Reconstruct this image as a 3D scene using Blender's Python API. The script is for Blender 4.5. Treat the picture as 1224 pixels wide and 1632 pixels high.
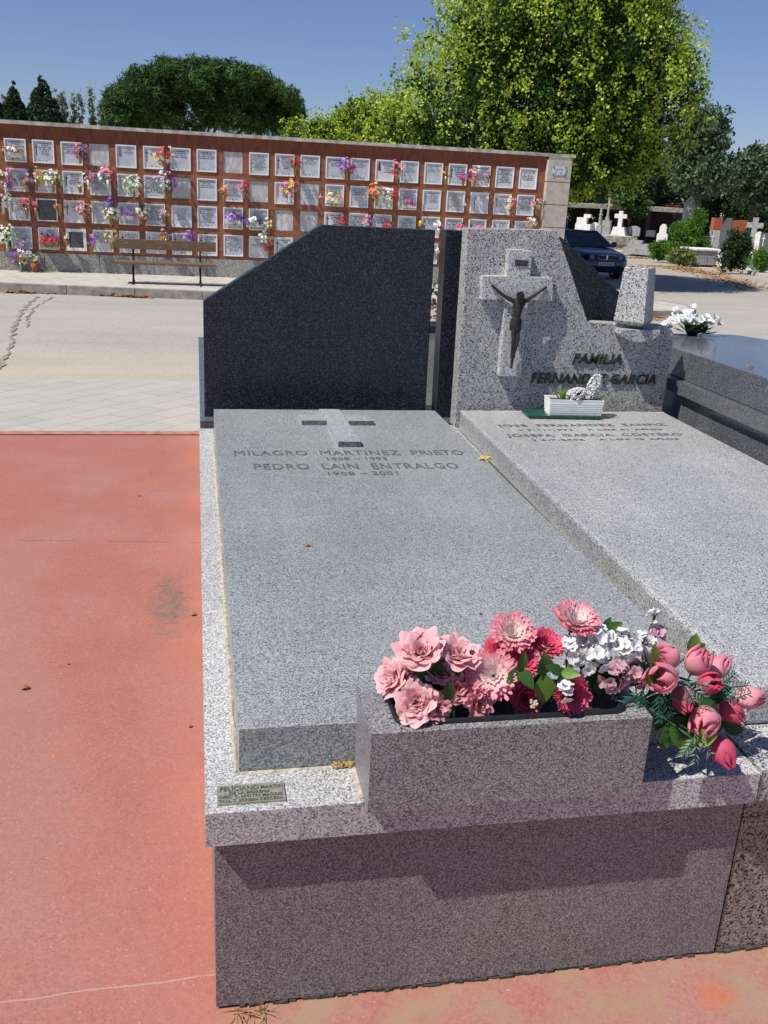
import bpy, bmesh, math, random
import numpy as np
from mathutils import Vector, Matrix
rnd = random.Random(7)
for o in list(bpy.data.objects): bpy.data.objects.remove(o)
S = bpy.context.scene
COL = S.collection
R = math.radians
# ---------------------------------------------------------------- camera
CF, CYAW, CPITCH, CROLL = 1505.42, 0.2033, -0.3307, 0.0523
CC = np.array([-0.0188, -1.6128, 1.7089])
def cam_axes():
    cy, sy, cp, sp = math.cos(CYAW), math.sin(CYAW), math.cos(CPITCH), math.sin(CPITCH)
    f = np.array([sy*cp, cy*cp, sp]); r = np.array([cy, -sy, 0.]); u = np.cross(r, f)
    c, s = math.cos(CROLL), math.sin(CROLL)
    return np.array([c*r+s*u, -s*r+c*u, f])
MC = cam_axes()
cam = bpy.data.cameras.new('camera'); camo = bpy.data.objects.new('camera', cam); COL.objects.link(camo)
cam.sensor_fit = 'VERTICAL'; cam.sensor_height = 24; cam.lens = CF/1632*24; cam.clip_end = 2000; cam.clip_start = .05
m = Matrix.Identity(4)
for i in range(3):
    m[i][0] = MC[0][i]; m[i][1] = MC[1][i]; m[i][2] = -MC[2][i]; m[i][3] = CC[i]
camo.matrix_world = m; S.camera = camo
S.render.resolution_x, S.render.resolution_y = 768, 1024
# ---------------------------------------------------------------- light
SUN = Vector((-.62, -.235, 1)).normalized()
W = bpy.data.worlds.new('World'); S.world = W; W.use_nodes = True
nt = W.node_tree; bg = nt.nodes['Background']
sky = nt.nodes.new('ShaderNodeTexSky'); sky.sky_type = 'NISHITA'; sky.sun_disc = False
sky.sun_elevation = math.asin(SUN.z); sky.sun_rotation = math.atan2(SUN.x, SUN.y) % (2*math.pi)
sky.altitude = 650; sky.air_density = 1.0; sky.dust_density = .6; sky.ozone_density = 3.6
tint = nt.nodes.new('ShaderNodeMix'); tint.data_type = 'RGBA'; tint.blend_type = 'MULTIPLY'; tint.inputs[0].default_value = 1; tint.inputs[7].default_value = (1.02, 1.03, 1.30, 1)
nt.links.new(sky.outputs[0], tint.inputs[6]); nt.links.new(tint.outputs[2], bg.inputs[0]); bg.inputs[1].default_value = .066
sl = bpy.data.lights.new('sun', 'SUN'); sl.energy = 5.0; sl.angle = R(.53); sl.color = (1, .95, .87)
so = bpy.data.objects.new('sun', sl); COL.objects.link(so); so.rotation_euler = SUN.to_track_quat('Z', 'Y').to_euler()
so.location = (-20, -8, 30)
S.view_settings.view_transform = 'Standard'; S.view_settings.look = 'None'; S.view_settings.exposure = .12; S.view_settings.gamma = 1
S.render.engine = 'CYCLES'
# ---------------------------------------------------------------- helpers
def at(px, py, ax, val):
    """the point of the place seen at a pixel of the photograph, on the plane x/y/z = val"""
    d = MC.T @ np.array([(px-612)/CF, -(py-816)/CF, 1.]); i = 'xyz'.index(ax)
    return Vector(CC + (val-CC[i])/d[i]*d)
G0, G1, GS = 5.04, 44.0, -.0287
def gz(y): return 0.0 if y < G0 else GS*(min(y, G1)-G0)
def tag(o, label=None, cat=None, group=None, kind=None):
    if label: o['label'] = label
    if cat: o['category'] = cat
    if group: o['group'] = group
    if kind: o['kind'] = kind
    return o
def thing(name, label, cat, loc=(0, 0, 0), rz=0, group=None):
    o = bpy.data.objects.new(name, None); COL.objects.link(o); o.empty_display_size = .1
    o.location = loc; o.rotation_euler = (0, 0, rz)
    return tag(o, label, cat, group)
def obj(name, bm, mat, parent=None, smooth=False, bevel=0, local=True):
    if bevel:
        bmesh.ops.bevel(bm, geom=[e for e in bm.edges if e.is_manifold and e.calc_face_angle(0) > .5], offset=bevel, segments=2, affect='EDGES', profile=.6)
    me = bpy.data.meshes.new(name); bm.to_mesh(me); bm.free()
    return mobj(name, me, mat, parent, smooth, local)
def mobj(name, me, mat, parent=None, smooth=False, local=True):
    if mat is not None: me.materials.append(mat)
    if smooth: me.polygons.foreach_set('use_smooth', [True]*len(me.polygons))
    o = bpy.data.objects.new(name, me); COL.objects.link(o)
    if parent:
        o.parent = parent
        if not local:      # geometry given in world coordinates
            pm = Matrix.LocRotScale(parent.location, parent.rotation_euler, parent.scale)
            q = parent.parent
            while q: pm = Matrix.LocRotScale(q.location, q.rotation_euler, q.scale) @ pm; q = q.parent
            me.transform(pm.inverted())
    return o
def box(bm, x0, x1, y0, y1, z0, z1, M=None):
    vs = [bm.verts.new((x, y, z)) for z in (z0, z1) for x, y in ((x0, y0), (x1, y0), (x1, y1), (x0, y1))]
    for f in ((3, 2, 1, 0), (4, 5, 6, 7), (0, 1, 5, 4), (1, 2, 6, 5), (2, 3, 7, 6), (3, 0, 4, 7)): bm.faces.new([vs[i] for i in f])
    if M is not None: bmesh.ops.transform(bm, matrix=M, verts=vs)
    return vs
def bx(*a, M=None):
    bm = bmesh.new(); box(bm, *a, M=M); return bm
def prism(bm, pts, a0, a1, ax='y', M=None):
    """pts polygon in the two other axes, extruded along ax"""
    def P(p, q, a): return {'x': (a, p, q), 'y': (p, a, q), 'z': (p, q, a)}[ax]
    A = [bm.verts.new(P(p, q, a0)) for p, q in pts]; B = [bm.verts.new(P(p, q, a1)) for p, q in pts]
    bm.faces.new(A); bm.faces.new(B[::-1]); n = len(pts)
    for i in range(n): bm.faces.new((A[i], B[i], B[(i+1) % n], A[(i+1) % n]))
    if M is not None: bmesh.ops.transform(bm, matrix=M, verts=A+B)
    bmesh.ops.recalc_face_normals(bm, faces=bm.faces[:])
    return bm
def tube(bm, pts, rad, n=8, cap=True):
    pts = [Vector(p) for p in pts]; rings = []
    if not hasattr(rad, '__len__'): rad = [rad]*len(pts)
    for i, p in enumerate(pts):
        d = (pts[min(i+1, len(pts)-1)]-pts[max(i-1, 0)]).normalized()
        a = Vector((0, 0, 1)) if abs(d.z) < .9 else Vector((1, 0, 0)); u = d.cross(a).normalized(); v = d.cross(u)
        rings.append([bm.verts.new(p+(u*math.cos(2*math.pi*k/n)+v*math.sin(2*math.pi*k/n))*rad[i]) for k in range(n)])
    for a, b in zip(rings, rings[1:]):
        for k in range(n): bm.faces.new((a[k], a[(k+1) % n], b[(k+1) % n], b[k]))
    if cap: bm.faces.new(rings[0]); bm.faces.new(rings[-1][::-1])
    return bm
def lathe(bm, prof, n=16, c=(0, 0, 0)):
    rings = [[bm.verts.new((c[0]+r*math.cos(2*math.pi*k/n), c[1]+r*math.sin(2*math.pi*k/n), c[2]+z)) for k in range(n)] for r, z in prof]
    for a, b in zip(rings, rings[1:]):
        for k in range(n): bm.faces.new((a[k], a[(k+1) % n], b[(k+1) % n], b[k]))
    bm.faces.new(rings[0][::-1])
    return bm
def npmesh(name, V, F, attr=None, n=4):
    V = np.asarray(V, np.float32).reshape(-1, 3); F = np.asarray(F, np.int32).reshape(-1, n)
    me = bpy.data.meshes.new(name); me.vertices.add(len(V)); me.vertices.foreach_set('co', V.ravel())
    me.loops.add(F.size); me.loops.foreach_set('vertex_index', F.ravel())
    me.polygons.add(len(F)); me.polygons.foreach_set('loop_start', np.arange(0, F.size, n, dtype=np.int32))
    if attr is not None:
        a = me.attributes.new('tone', 'FLOAT', 'POINT'); a.data.foreach_set('value', np.asarray(attr, np.float32).ravel())
    me.update(); me.validate(); return me
# ---------------------------------------------------------------- materials
class NB:
    def __init__(s, name, rough=.6, spec=.5):
        s.m = bpy.data.materials.new(name); s.m.use_nodes = True; s.t = s.m.node_tree
        s.b = s.t.nodes['Principled BSDF']; s.b.inputs['Roughness'].default_value = rough; s.b.inputs['Specular IOR Level'].default_value = spec
        s._c = None
    def n(s, t, **k):
        x = s.t.nodes.new('ShaderNode'+t)
        for a, v in k.items(): setattr(x, a, v)
        return x
    def l(s, a, b): s.t.links.new(a, b)
    def co(s, scale=(1, 1, 1), rot=(0, 0, 0)):
        if s._c is None: s._c = s.n('TexCoord')
        mp = s.n('Mapping'); mp.inputs['Scale'].default_value = scale; mp.inputs['Rotation'].default_value = rot
        s.l(s._c.outputs['Object'], mp.inputs[0]); return mp.outputs[0]
    def noise(s, scale, detail=3, rough=.5, c=None, fac=True):
        x = s.n('TexNoise'); x.inputs['Scale'].default_value = scale; x.inputs['Detail'].default_value = detail; x.inputs['Roughness'].default_value = rough
        s.l(c or s.co(), x.inputs['Vector']); return x.outputs[0 if fac else 1]
    def vor(s, scale, c=None, out='Color', feature='F1'):
        x = s.n('TexVoronoi'); x.feature = feature; x.inputs['Scale'].default_value = scale
        s.l(c or s.co(), x.inputs['Vector']); return x.outputs[out]
    def ramp(s, v, stops, interp='LINEAR'):
        x = s.n('ValToRGB'); x.color_ramp.interpolation = interp
        e = x.color_ramp.elements
        while len(e) < len(stops): e.new(.5)
        for i, (p, c) in enumerate(stops):
            e[i].position = p; e[i].color = (c if hasattr(c, '__len__') else (c, c, c))[:3] + (1,) if hasattr(c, '__len__') else (c, c, c, 1)
        s.l(v, x.inputs[0]); return x.outputs[0]
    def mix(s, f, a, b, mode='MIX'):
        x = s.n('Mix', data_type='RGBA', blend_type=mode); 
        for i, v in ((0, f), (6, a), (7, b)):
            if hasattr(v, 'is_linked'): s.l(v, x.inputs[i])
            else: x.inputs[i].default_value = v if not hasattr(v, '__len__') else tuple(v)[:3]+(1,)
        return x.outputs[2]
    def math(s, op, a, b=None, c=None):
        x = s.n('Math', operation=op)
        for i, v in enumerate((a, b, c)):
            if v is None: continue
            if hasattr(v, 'is_linked'): s.l(v, x.inputs[i])
            else: x.inputs[i].default_value = v
        return x.outputs[0]
    def bump(s, h, strength=.3, dist=.002):
        x = s.n('Bump'); x.inputs['Strength'].default_value = strength; x.inputs['Distance'].default_value = dist
        s.l(h, x.inputs['Height']); s.l(x.outputs[0], s.b.inputs['Normal'])
    def done(s, c):
        if hasattr(c, 'is_linked'): s.l(c, s.b.inputs['Base Color'])
        else: s.b.inputs['Base Color'].default_value = tuple(c)[:3]+(1,)
        return s.m
def plain(name, c, rough=.6, var=.25, scale=30, metal=0, spec=.5):
    b = NB(name, rough, spec); b.b.inputs['Metallic'].default_value = metal
    n = b.noise(scale, 4); lo = tuple(x*(1-var) for x in c); hi = tuple(min(1, x*(1+var)) for x in c)
    return b.done(b.ramp(n, [(.3, lo), (.7, hi)]))
def granite(name, scale, stops, rough=.4, stain=(.9, .85, .7), stain_amt=.25, spots=None, spec=.5):
    b = NB(name, rough, spec)
    v = b.n('SeparateColor'); b.l(b.vor(scale), v.inputs[0])
    w = b.n('SeparateColor'); b.l(b.vor(scale*2.3), w.inputs[0])
    f = b.math('ADD', b.math('MULTIPLY', v.outputs[0], .72), b.math('MULTIPLY', w.outputs[1], .28))
    c = b.ramp(f, stops)
    if spots:
        sc, thr, colr = spots
        u = b.n('SeparateColor'); b.l(b.vor(sc, c=None), u.inputs[0])
        nz = b.math('ADD', u.outputs[2], b.math('MULTIPLY', b.noise(sc*.8, 2), .12))
        k = b.ramp(nz, [(0, 1), (thr, 1), (thr+.03, 0)])
        c = b.mix(k, c, colr)
    big = b.ramp(b.noise(3.0, 5, .6), [(.38, 0), (.75, 1)])
    c = b.mix(b.math('MULTIPLY', big, stain_amt), c, stain, 'MULTIPLY')
    c = b.mix(1., c, b.ramp(b.noise(1.1, 5, .62), [(.3, (.80, .81, .83)), (.5, (.95, .95, .95)), (.7, (1.08, 1.07, 1.05))]), 'MULTIPLY')
    stk = b.ramp(b.noise(9, 4, .6, c=b.co((1, .12, .12))), [(.5, 0), (.72, 1)]); c = b.mix(b.math('MULTIPLY', stk, .12), c, tuple(min(1, x*1.6) for x in stops[-2][1]))
    fine = b.noise(scale*.12, 3)
    c = b.mix(.5, c, b.ramp(fine, [(.3, (.86, .86, .88)), (.7, (1.0, 1.0, 1.0))]), 'MULTIPLY')
    b.l(b.math('ADD', b.math('MULTIPLY', v.outputs[0], .1), rough-.05), b.b.inputs['Roughness'])
    return b.done(c)
M = {}
M['granite'] = granite('grey_granite', 440, [(.12, (.03, .03, .034)), (.30, (.11, .11, .12)), (.5, (.215, .212, .22)), (.85, (.46, .45, .45))], .42, stain_amt=.18)
M['panel_spot'] = granite('shaded_spotted_panel', 240, [(.1, (.10, .088, .08)), (.35, (.23, .20, .18)), (.6, (.36, .31, .28)), (.88, (.52, .46, .42))], .5, stain=(.75, .6, .5), stain_amt=.5, spots=(190, .24, (.02, .018, .016)))  # darker, browner copy of the spotted granite; front shade put into the colour
M['panel'] = granite('shaded_granite_panel', 440, [(.12, (.03, .026, .026)), (.32, (.11, .103, .110)), (.55, (.22, .205, .215)), (.88, (.42, .395, .405))], .45, stain_amt=.3)  # tomb granite darkened and browned, so the base front's shade is in its colour
M['granite_slab'] = granite('polished_grey_granite', 400, [(.12, (.045, .05, .06)), (.32, (.17, .182, .188)), (.52, (.285, .302, .306)), (.8, (.48, .498, .495))], .34, stain_amt=.12)
M['granite_curb'] = granite('pale_granite', 370, [(.1, (.05, .05, .055)), (.3, (.24, .25, .265)), (.5, (.46, .465, .47)), (.8, (.74, .73, .71))], .5, stain_amt=.35)
M['granite_spot'] = granite('spotted_granite', 330, [(.1, (.15, .15, .155)), (.3, (.33, .34, .34)), (.55, (.49, .495, .49)), (.85, (.74, .73, .70))], .45, stain_amt=.35, spots=(225, .26, (.03, .03, .033)))
M['granite_spot_slab'] = granite('spotted_granite_slab', 340, [(.1, (.10, .10, .11)), (.3, (.28, .29, .30)), (.55, (.42, .43, .435)), (.85, (.66, .65, .63))], .34, stain_amt=.3, spots=(260, .15, (.05, .05, .055)))
M['dark'] = granite('dark_granite', 240, [(.15, (.008, .009, .013)), (.5, (.016, .018, .025)), (.72, (.035, .04, .052)), (.88, (.10, .11, .14))], .34, stain_amt=.1, spec=.3)
M['dark2'] = granite('charcoal_granite', 300, [(.1, (.03, .033, .038)), (.45, (.085, .09, .10)), (.7, (.15, .155, .165)), (.9, (.30, .31, .32))], .16, stain_amt=.1, spec=.8)
M['mortar'] = plain('mortar', (.38, .35, .29), .95, .35, 60)
M['letter'] = plain('letter_shadow', (.10, .105, .09), .7, .3, 200)
M['bronze'] = plain('dark_bronze', (.035, .032, .028), .42, .4, 60, metal=.35)
M['bronze_letter'] = plain('bronze_letters', (.045, .04, .03), .45, .4, 90, metal=.3)
M['plate_metal'] = plain('dull_brass_plate', (.30, .30, .24), .45, .25, 120, metal=.3)
M['plastic_w'] = plain('white_plastic', (.78, .79, .78), .45, .05, 20)
M['plastic_g'] = plain('dark_green_plastic', (.012, .075, .05), .4, .3, 40)
M['plastic_b'] = plain('black_plastic', (.012, .012, .013), .45, .3, 40)
M['soil'] = plain('soil', (.05, .035, .025), .95, .5, 90)
M['iron'] = plain('black_iron', (.02, .022, .022), .5, .4, 40)
M['stone_w'] = plain('pale_stone', (.74, .73, .70), .85, .2, 8)
M['stone_g'] = plain('grey_stone', (.32, .32, .32), .8, .3, 10)
M['stone_d'] = plain('dark_stone', (.09, .095, .10), .6, .3, 14)
M['marble'] = plain('white_marble', (.66, .66, .63), .4, .10, 12)
M['chrome'] = plain('chrome', (.6, .6, .62), .2, .1, 10, metal=1)
M['brass'] = plain('tarnished_brass', (.33, .23, .10), .45, .35, 30, metal=.5)
M['terracotta'] = plain('terracotta', (.30, .09, .045), .9, .3, 30)
M['bark'] = plain('bark', (.10, .075, .055), .95, .5, 14)
M['steel'] = plain('dull_steel', (.28, .29, .30), .35, .2, 30, metal=.6)
def marble_blank():
    b = NB('veined_marble', .45)
    n = b.noise(5, 6, .7, c=b.co((1, 1, .35))); c = b.ramp(n, [(.38, (.62, .61, .57)), (.5, (.42, .42, .42)), (.56, (.66, .65, .61))])
    return b.done(b.mix(b.ramp(b.noise(14, 4), [(.55, 0), (.75, .45)]), c, (.45, .36, .24)))
M['blank'] = marble_blank()
def attr_mat(name, stops, rough=.6, transl=0.25, spec=.3, tcol=None, attr='tone', extra=None):
    b = NB(name, rough, spec); a = b.n('Attribute'); a.attribute_name = attr
    c = b.ramp(a.outputs['Fac'], stops)
    if extra: c = b.mix(1., c, b.ramp(b.noise(extra, 3), [(.3, (.8, .8, .8)), (.7, (1, 1, 1))]), 'MULTIPLY')
    b.done(c)
    if transl:
        t = b.n('BsdfTranslucent'); b.l(c, t.inputs[0]); mx = b.n('MixShader'); mx.inputs[0].default_value = transl
        b.l(b.b.outputs[0], mx.inputs[1]); b.l(t.outputs[0], mx.inputs[2])
        b.l(mx.outputs[0], b.t.nodes['Material Output'].inputs[0])
    return b.m
M['leaf'] = attr_mat('green_leaf', [(0, (.02, .06, .015)), (.6, (.05, .13, .03)), (1, (.20, .33, .05))], .45)
M['fern'] = attr_mat('bluegreen_sprig', [(0, (.01, .07, .05)), (.6, (.05, .17, .12)), (1, (.38, .42, .38))], .5)
def petal_mat(name, base, tip, mid=None):
    st = [(0, base), (.55, mid or tuple((a+b)/2 for a, b in zip(base, tip))), (1, tip)]
    return attr_mat(name, st, .55, .3)
# ---------------------------------------------------------------- ground
def m_red():
    b = NB('red_pavement', .85, .3); co = b.co()
    sep = b.n('SeparateXYZ'); b.l(co, sep.inputs[0]); X, Y = sep.outputs[0], sep.outputs[1]
    c = b.ramp(b.noise(1.3, 6, .65), [(.3, (.36, .125, .092)), (.5, (.375, .155, .125)), (.7, (.385, .19, .165))])
    g = b.n('SeparateColor'); b.l(b.vor(230), g.inputs[0])
    c = b.mix(b.ramp(g.outputs[0], [(.98, 0), (.995, .35)], 'LINEAR'), c, (.62, .44, .36))
    c = b.mix(b.ramp(g.outputs[1], [(.0, .5), (.25, 0)]), c, (.25, .07, .05))
    c = b.mix(b.ramp(b.noise(90, 3), [(.35, .35), (.6, 0)]), c, (.26, .09, .07))
    c = b.mix(b.ramp(b.noise(3.5, 5, .7), [(.56, 0), (.78, .5)]), c, (.50, .14, .08))
    c = b.mix(b.math('MULTIPLY', b.ramp(b.math('ABSOLUTE', b.math('ADD', X, .03)), [(0, .5), (.22, 0)]), b.ramp(b.noise(2.2, 4), [(.35, .2), (.6, 1)])), c, (.50, .18, .12))
    c = b.mix(b.ramp(b.noise(26, 6, .8), [(.56, 0), (.72, .35)]), c, (.25, .13, .10))
    c = b.mix(b.ramp(b.noise(.9, 3, .6, c=b.co((1, .35, 1))), [(.48, 0), (.7, .35)]), c, (.34, .24, .22))
    # worn grey stain beside the tomb, dull patches in front of it
    dx = b.math('DIVIDE', b.math('ADD', X, .15), .10); dy = b.math('DIVIDE', b.math('SUBTRACT', Y, 2.12), .34)
    d = b.math('ADD', b.math('MULTIPLY', dx, dx), b.math('MULTIPLY', dy, dy)); d = b.math('ADD', d, b.math('MULTIPLY', b.math('SUBTRACT', b.noise(14, 5, .7), .5), 3.2))
    c = b.mix(b.ramp(d, [(.0, .75), (.5, .35), (1.0, 0)]), c, b.ramp(b.noise(60, 4, .7), [(.3, (.09, .065, .05)), (.7, (.26, .19, .15))]))
    dx = b.math('DIVIDE', b.math('SUBTRACT', X, 1.12), .07); dy = b.math('DIVIDE', b.math('ADD', Y, .12), .05)
    d = b.math('ADD', b.math('ADD', b.math('MULTIPLY', dx, dx), b.math('MULTIPLY', dy, dy)), b.math('MULTIPLY', b.math('SUBTRACT', b.noise(22, 4, .7), .5), 3))
    c = b.mix(b.ramp(d, [(.0, .55), (.9, 0)]), c, (.48, .13, .04))
    fr = b.math('MULTIPLY', b.ramp(X, [(0, 0), (.1, 1)]), b.ramp(b.noise(7, 5, .65), [(.42, 0), (.62, .8)]))
    c = b.mix(fr, c, (.31, .22, .14))
    c = b.mix(b.ramp(b.noise(45, 5, .8, c=b.co((1, 1, 1))), [(.64, 0), (.70, .3)]), c, (.44, .22, .18)); c = b.mix(b.ramp(b.noise(17, 4, .75), [(.66, 0), (.74, .4)]), c, (.22, .10, .08))
    # joints
    wob = b.math('MULTIPLY', b.math('SUBTRACT', b.noise(9, 4), .5), .025)
    for y0, w, sl, colr, lim in ((2.83, .0022, -.10, (.10, .05, .04), .46), (.098, .0024, .03, (.43, .25, .22), .42)):
        dd = b.math('ABSOLUTE', b.math('ADD', b.math('SUBTRACT', b.math('SUBTRACT', Y, y0), b.math('MULTIPLY', X, sl)), wob))
        k = b.math('MULTIPLY', b.math('LESS_THAN', dd, w), b.ramp(b.noise(5, 3), [(lim-.06, 0), (lim, 1)])); c = b.mix(k, c, colr)
    b.bump(b.noise(300, 2), .35, .003)
    return b.done(c)
def m_road():
    b = NB('pale_asphalt', .9, .3)
    c = b.ramp(b.noise(.35, 5, .6, c=b.co((1, 1.6, 1))), [(.3, (.34, .325, .295)), (.7, (.42, .40, .36))])
    g = b.n('SeparateColor'); b.l(b.vor(70), g.inputs[0])
    c = b.mix(b.ramp(g.outputs[0], [(0, .45), (.5, 0)]), c, (.22, .20, .18)); c = b.mix(b.ramp(g.outputs[1], [(.8, 0), (1, .5)]), c, (.6, .57, .5))
    sep = b.n('SeparateXYZ'); b.l(b.co(), sep.inputs[0])
    band = b.ramp(b.math('DIVIDE', sep.outputs[1], 40), [(.185, 1), (.24, 0)])
    c = b.mix(b.math('MULTIPLY', band, .35), c, (.58, .48, .30))
    far = b.ramp(b.math('DIVIDE', sep.outputs[1], 40), [(.42, 0), (.8, 1)]); c = b.mix(b.math('MULTIPLY', far, .6), c, (.36, .30, .22))
    c = b.mix(b.ramp(b.noise(1.0, 5, .6, c=b.co((.12, 1.3, 1))), [(.45, 0), (.7, .35)]), c, (.27, .255, .23)); c = b.mix(b.ramp(b.noise(7, 5, .75), [(.6, 0), (.75, .4)]), c, (.25, .23, .20)); c = b.mix(b.ramp(b.noise(30, 3), [(.70, 0), (.76, .5)]), c, (.60, .57, .50))
    b.bump(b.noise(120, 2), .4, .006)
    return b.done(c)
def m_paver():
    b = NB('concrete_pavers', .9, .3)
    br = b.n('TexBrick'); br.inputs['Scale'].default_value = 1; br.inputs['Brick Width'].default_value = .42; br.inputs['Row Height'].default_value = .21
    br.inputs['Mortar Size'].default_value = .004; br.inputs['Mortar Smooth'].default_value = .2; br.inputs['Bias'].default_value = 0
    br.inputs['Color1'].default_value = (.44, .425, .39, 1); br.inputs['Color2'].default_value = (.38, .375, .35, 1); br.inputs['Mortar'].default_value = (.20, .18, .15, 1)
    b.l(b.co(rot=(0, 0, R(-52))), br.inputs['Vector'])
    c = b.mix(b.ramp(b.noise(3, 5), [(.4, 0), (.7, .45)]), br.outputs[0], (.50, .46, .40))
    c = b.mix(b.ramp(b.noise(150, 2), [(.3, .3), (.6, 0)]), c, (.25, .24, .22))
    return b.done(c)
def m_brick():
    b = NB('red_brick', .85, .3)
    mp = b.co(rot=(R(90), 0, 0))
    br = b.n('TexBrick'); br.inputs['Scale'].default_value = 1; br.inputs['Brick Width'].default_value = .25; br.inputs['Row Height'].default_value = .064
    br.inputs['Mortar Size'].default_value = .0042; br.inputs['Mortar Smooth'].default_value = .3
    br.inputs['Color1'].default_value = (.33, .125, .065, 1); br.inputs['Color2'].default_value = (.22, .078, .043, 1); br.inputs['Mortar'].default_value = (.19, .13, .10, 1)
    b.l(mp, br.inputs['Vector'])
    c = b.mix(b.ramp(b.noise(2.5, 5), [(.4, 0), (.75, .5)]), br.outputs[0], (.30, .10, .05))
    c = b.mix(b.ramp(b.noise(60, 3), [(.62, 0), (.72, .35)]), c, (.55, .40, .30))
    b.bump(br.outputs[1], -.4, .004)
    return b.done(c)
M['red'] = m_red(); M['road'] = m_road(); M['paver'] = m_paver(); M['brick'] = m_brick()
def m_soldier():
    b = NB('soldier_brick', .85, .3); br = b.n('TexBrick'); br.inputs['Scale'].default_value = 1; br.offset = 0
    br.inputs['Brick Width'].default_value = .064; br.inputs['Row Height'].default_value = .25; br.inputs['Mortar Size'].default_value = .0042
    br.inputs['Color1'].default_value = (.27, .08, .042, 1); br.inputs['Color2'].default_value = (.18, .055, .032, 1); br.inputs['Mortar'].default_value = (.15, .09, .06, 1)
    b.l(b.co(rot=(R(90), 0, 0)), br.inputs['Vector']); return b.done(br.outputs[0])
M['soldier'] = m_soldier()
M['concrete'] = granite('rough_granite_base', 60, [(.1, (.15, .15, .145)), (.5, (.30, .30, .285)), (.9, (.46, .45, .42))], .8, stain_amt=.5)
M['cope'] = plain('weathered_concrete', (.42, .40, .35), .9, .45, 6)
M['kerbm'] = plain('kerb_concrete', (.30, .28, .24), .9, .3, 9)
M['pavem'] = plain('pavement_concrete', (.44, .42, .37), .9, .18, 5)
M['pathm'] = plain('pale_footpath', (.50, .47, .41), .9, .2, 3)
M['earth'] = plain('dry_earth', (.28, .22, .15), .95, .4, 3)
M['block'] = plain('cream_block', (.47, .43, .36), .85, .15, 12)
def sheet(name, poly_rows, mat, dz=0):
    """rows of (x,y) points -> grid that follows the terrain"""
    bm = bmesh.new(); rows = [[bm.verts.new((x, y, gz(y)+dz)) for x, y in row] for row in poly_rows]
    for a, b in zip(rows, rows[1:]):
        for i in range(len(a)-1): bm.faces.new((a[i], a[i+1], b[i+1], b[i]))
    bmesh.ops.recalc_face_normals(bm, faces=bm.faces[:])
    if bm.faces[0].normal.z < 0: bmesh.ops.reverse_faces(bm, faces=bm.faces[:])
    return tag(obj(name, bm, mat), kind='structure')
sheet('ground', [[(x, y) for x in (-500, -60, -20, 0, 20, 60, 500)] for y in (-60, -6, 0, 5.04, 10, 16, 24, 34, 44, 120, 900)], M['road'])
sheet('red_pavement', [[(x, y) for x in (-9, -4, 0, 6, 12)] for y in (-6, 0, 4.93)], M['red'], .004)
sheet('red_kerb_strip', [[(x, y) for x in (-9, -4, 0, 6, 12)] for y in (4.945, 5.035)], plain('worn_red_kerb', (.40, .17, .13), .9, .35, 12), .007)
sheet('paver_strip', [[(x, y) for x in (-9, 0, 12)] for y in (5.045, 6.1, 7.18)], M['paver'], .005)
def strip_mesh(name, pts, w, mat, z=.008, kind='structure', seed=1):
    r = random.Random(seed); bm = bmesh.new(); L = []
    P = []
    for (x0, y0), (x1, y1) in zip(pts, pts[1:]):
        n = max(2, int(math.hypot(x1-x0, y1-y0)/.12))
        for k in range(n): P.append((x0+(x1-x0)*k/n+r.uniform(-.03, .03), y0+(y1-y0)*k/n))
    for x, y in P:
        ww = w*r.uniform(.4, 1.5); L.append((bm.verts.new((x-ww, y, gz(y)+z)), bm.verts.new((x+ww, y, gz(y)+z))))
    for a, b in zip(L, L[1:]): bm.faces.new((a[0], a[1], b[1], b[0]))
    return tag(obj(name, bm, mat), kind=kind)
M['crack'] = plain('crack_dirt', (.26, .23, .185), .95, .5, 30)
strip_mesh('road_crack', [(-2.62, 15.2), (-2.5, 13.0), (-2.35, 11.8), (-2.2, 10.4), (-2.05, 9.5), (-1.9, 8.2), (-1.82, 7.5)], .022, M['crack'])
strip_mesh('road_crack', [(-2.40, 15.2), (-2.38, 13.2), (-2.27, 12.0), (-2.1, 10.8)], .013, M['crack'], seed=5)
# pavement in front of and around the niche wall: top, kerb face
PZ = -.155
kp = [(-16, 17.25), (-3.35, 15.78), (.07, 15.42), (4, 14.95), (7.6, 14.42), (8.5, 14.45), (9.05, 14.8), (9.3, 15.4), (9.2, 15.9), (8.9, 16.6), (8.6, 18), (8.6, 34), (-16, 34)]
bm = bmesh.new(); f = bm.faces.new([bm.verts.new((x, y, PZ)) for x, y in kp]); bmesh.ops.triangulate(bm, faces=[f])
bmesh.ops.recalc_face_normals(bm, faces=bm.faces[:])
if bm.faces[0].normal.z < 0: bmesh.ops.reverse_faces(bm, faces=bm.faces[:])
tag(obj('pavement', bm, M['pavem']), kind='structure')
def offset(pts, d):
    out = []
    for i, p in enumerate(pts):
        a = Vector(pts[max(i-1, 0)]); b = Vector(pts[min(i+1, len(pts)-1)]); t = (b-a).normalized(); out.append((p[0]+t.y*d, p[1]-t.x*d))
    return out
bm = bmesh.new(); ki = kp[:12]; ko = offset(ki, .03); kin = offset(ki, -.10)
for i in range(len(ki)-1):   # kerbstones, split at about 1 m
    L = math.hypot(ki[i+1][0]-ki[i][0], ki[i+1][1]-ki[i][1]); n = max(1, round(L/1.0))
    for k in range(n):
        a, b = (k+.006)/n, (k+1-.006)/n
        q = [(p[i][0]+(p[i+1][0]-p[i][0])*t, p[i][1]+(p[i+1][1]-p[i][1])*t) for p, t in ((ko, a), (ko, b), (kin, b), (kin, a))]
        prism(bm, q, PZ-.4, PZ+.006, 'z')
tag(obj('kerb', bm, M['kerbm']), kind='structure')
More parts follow.
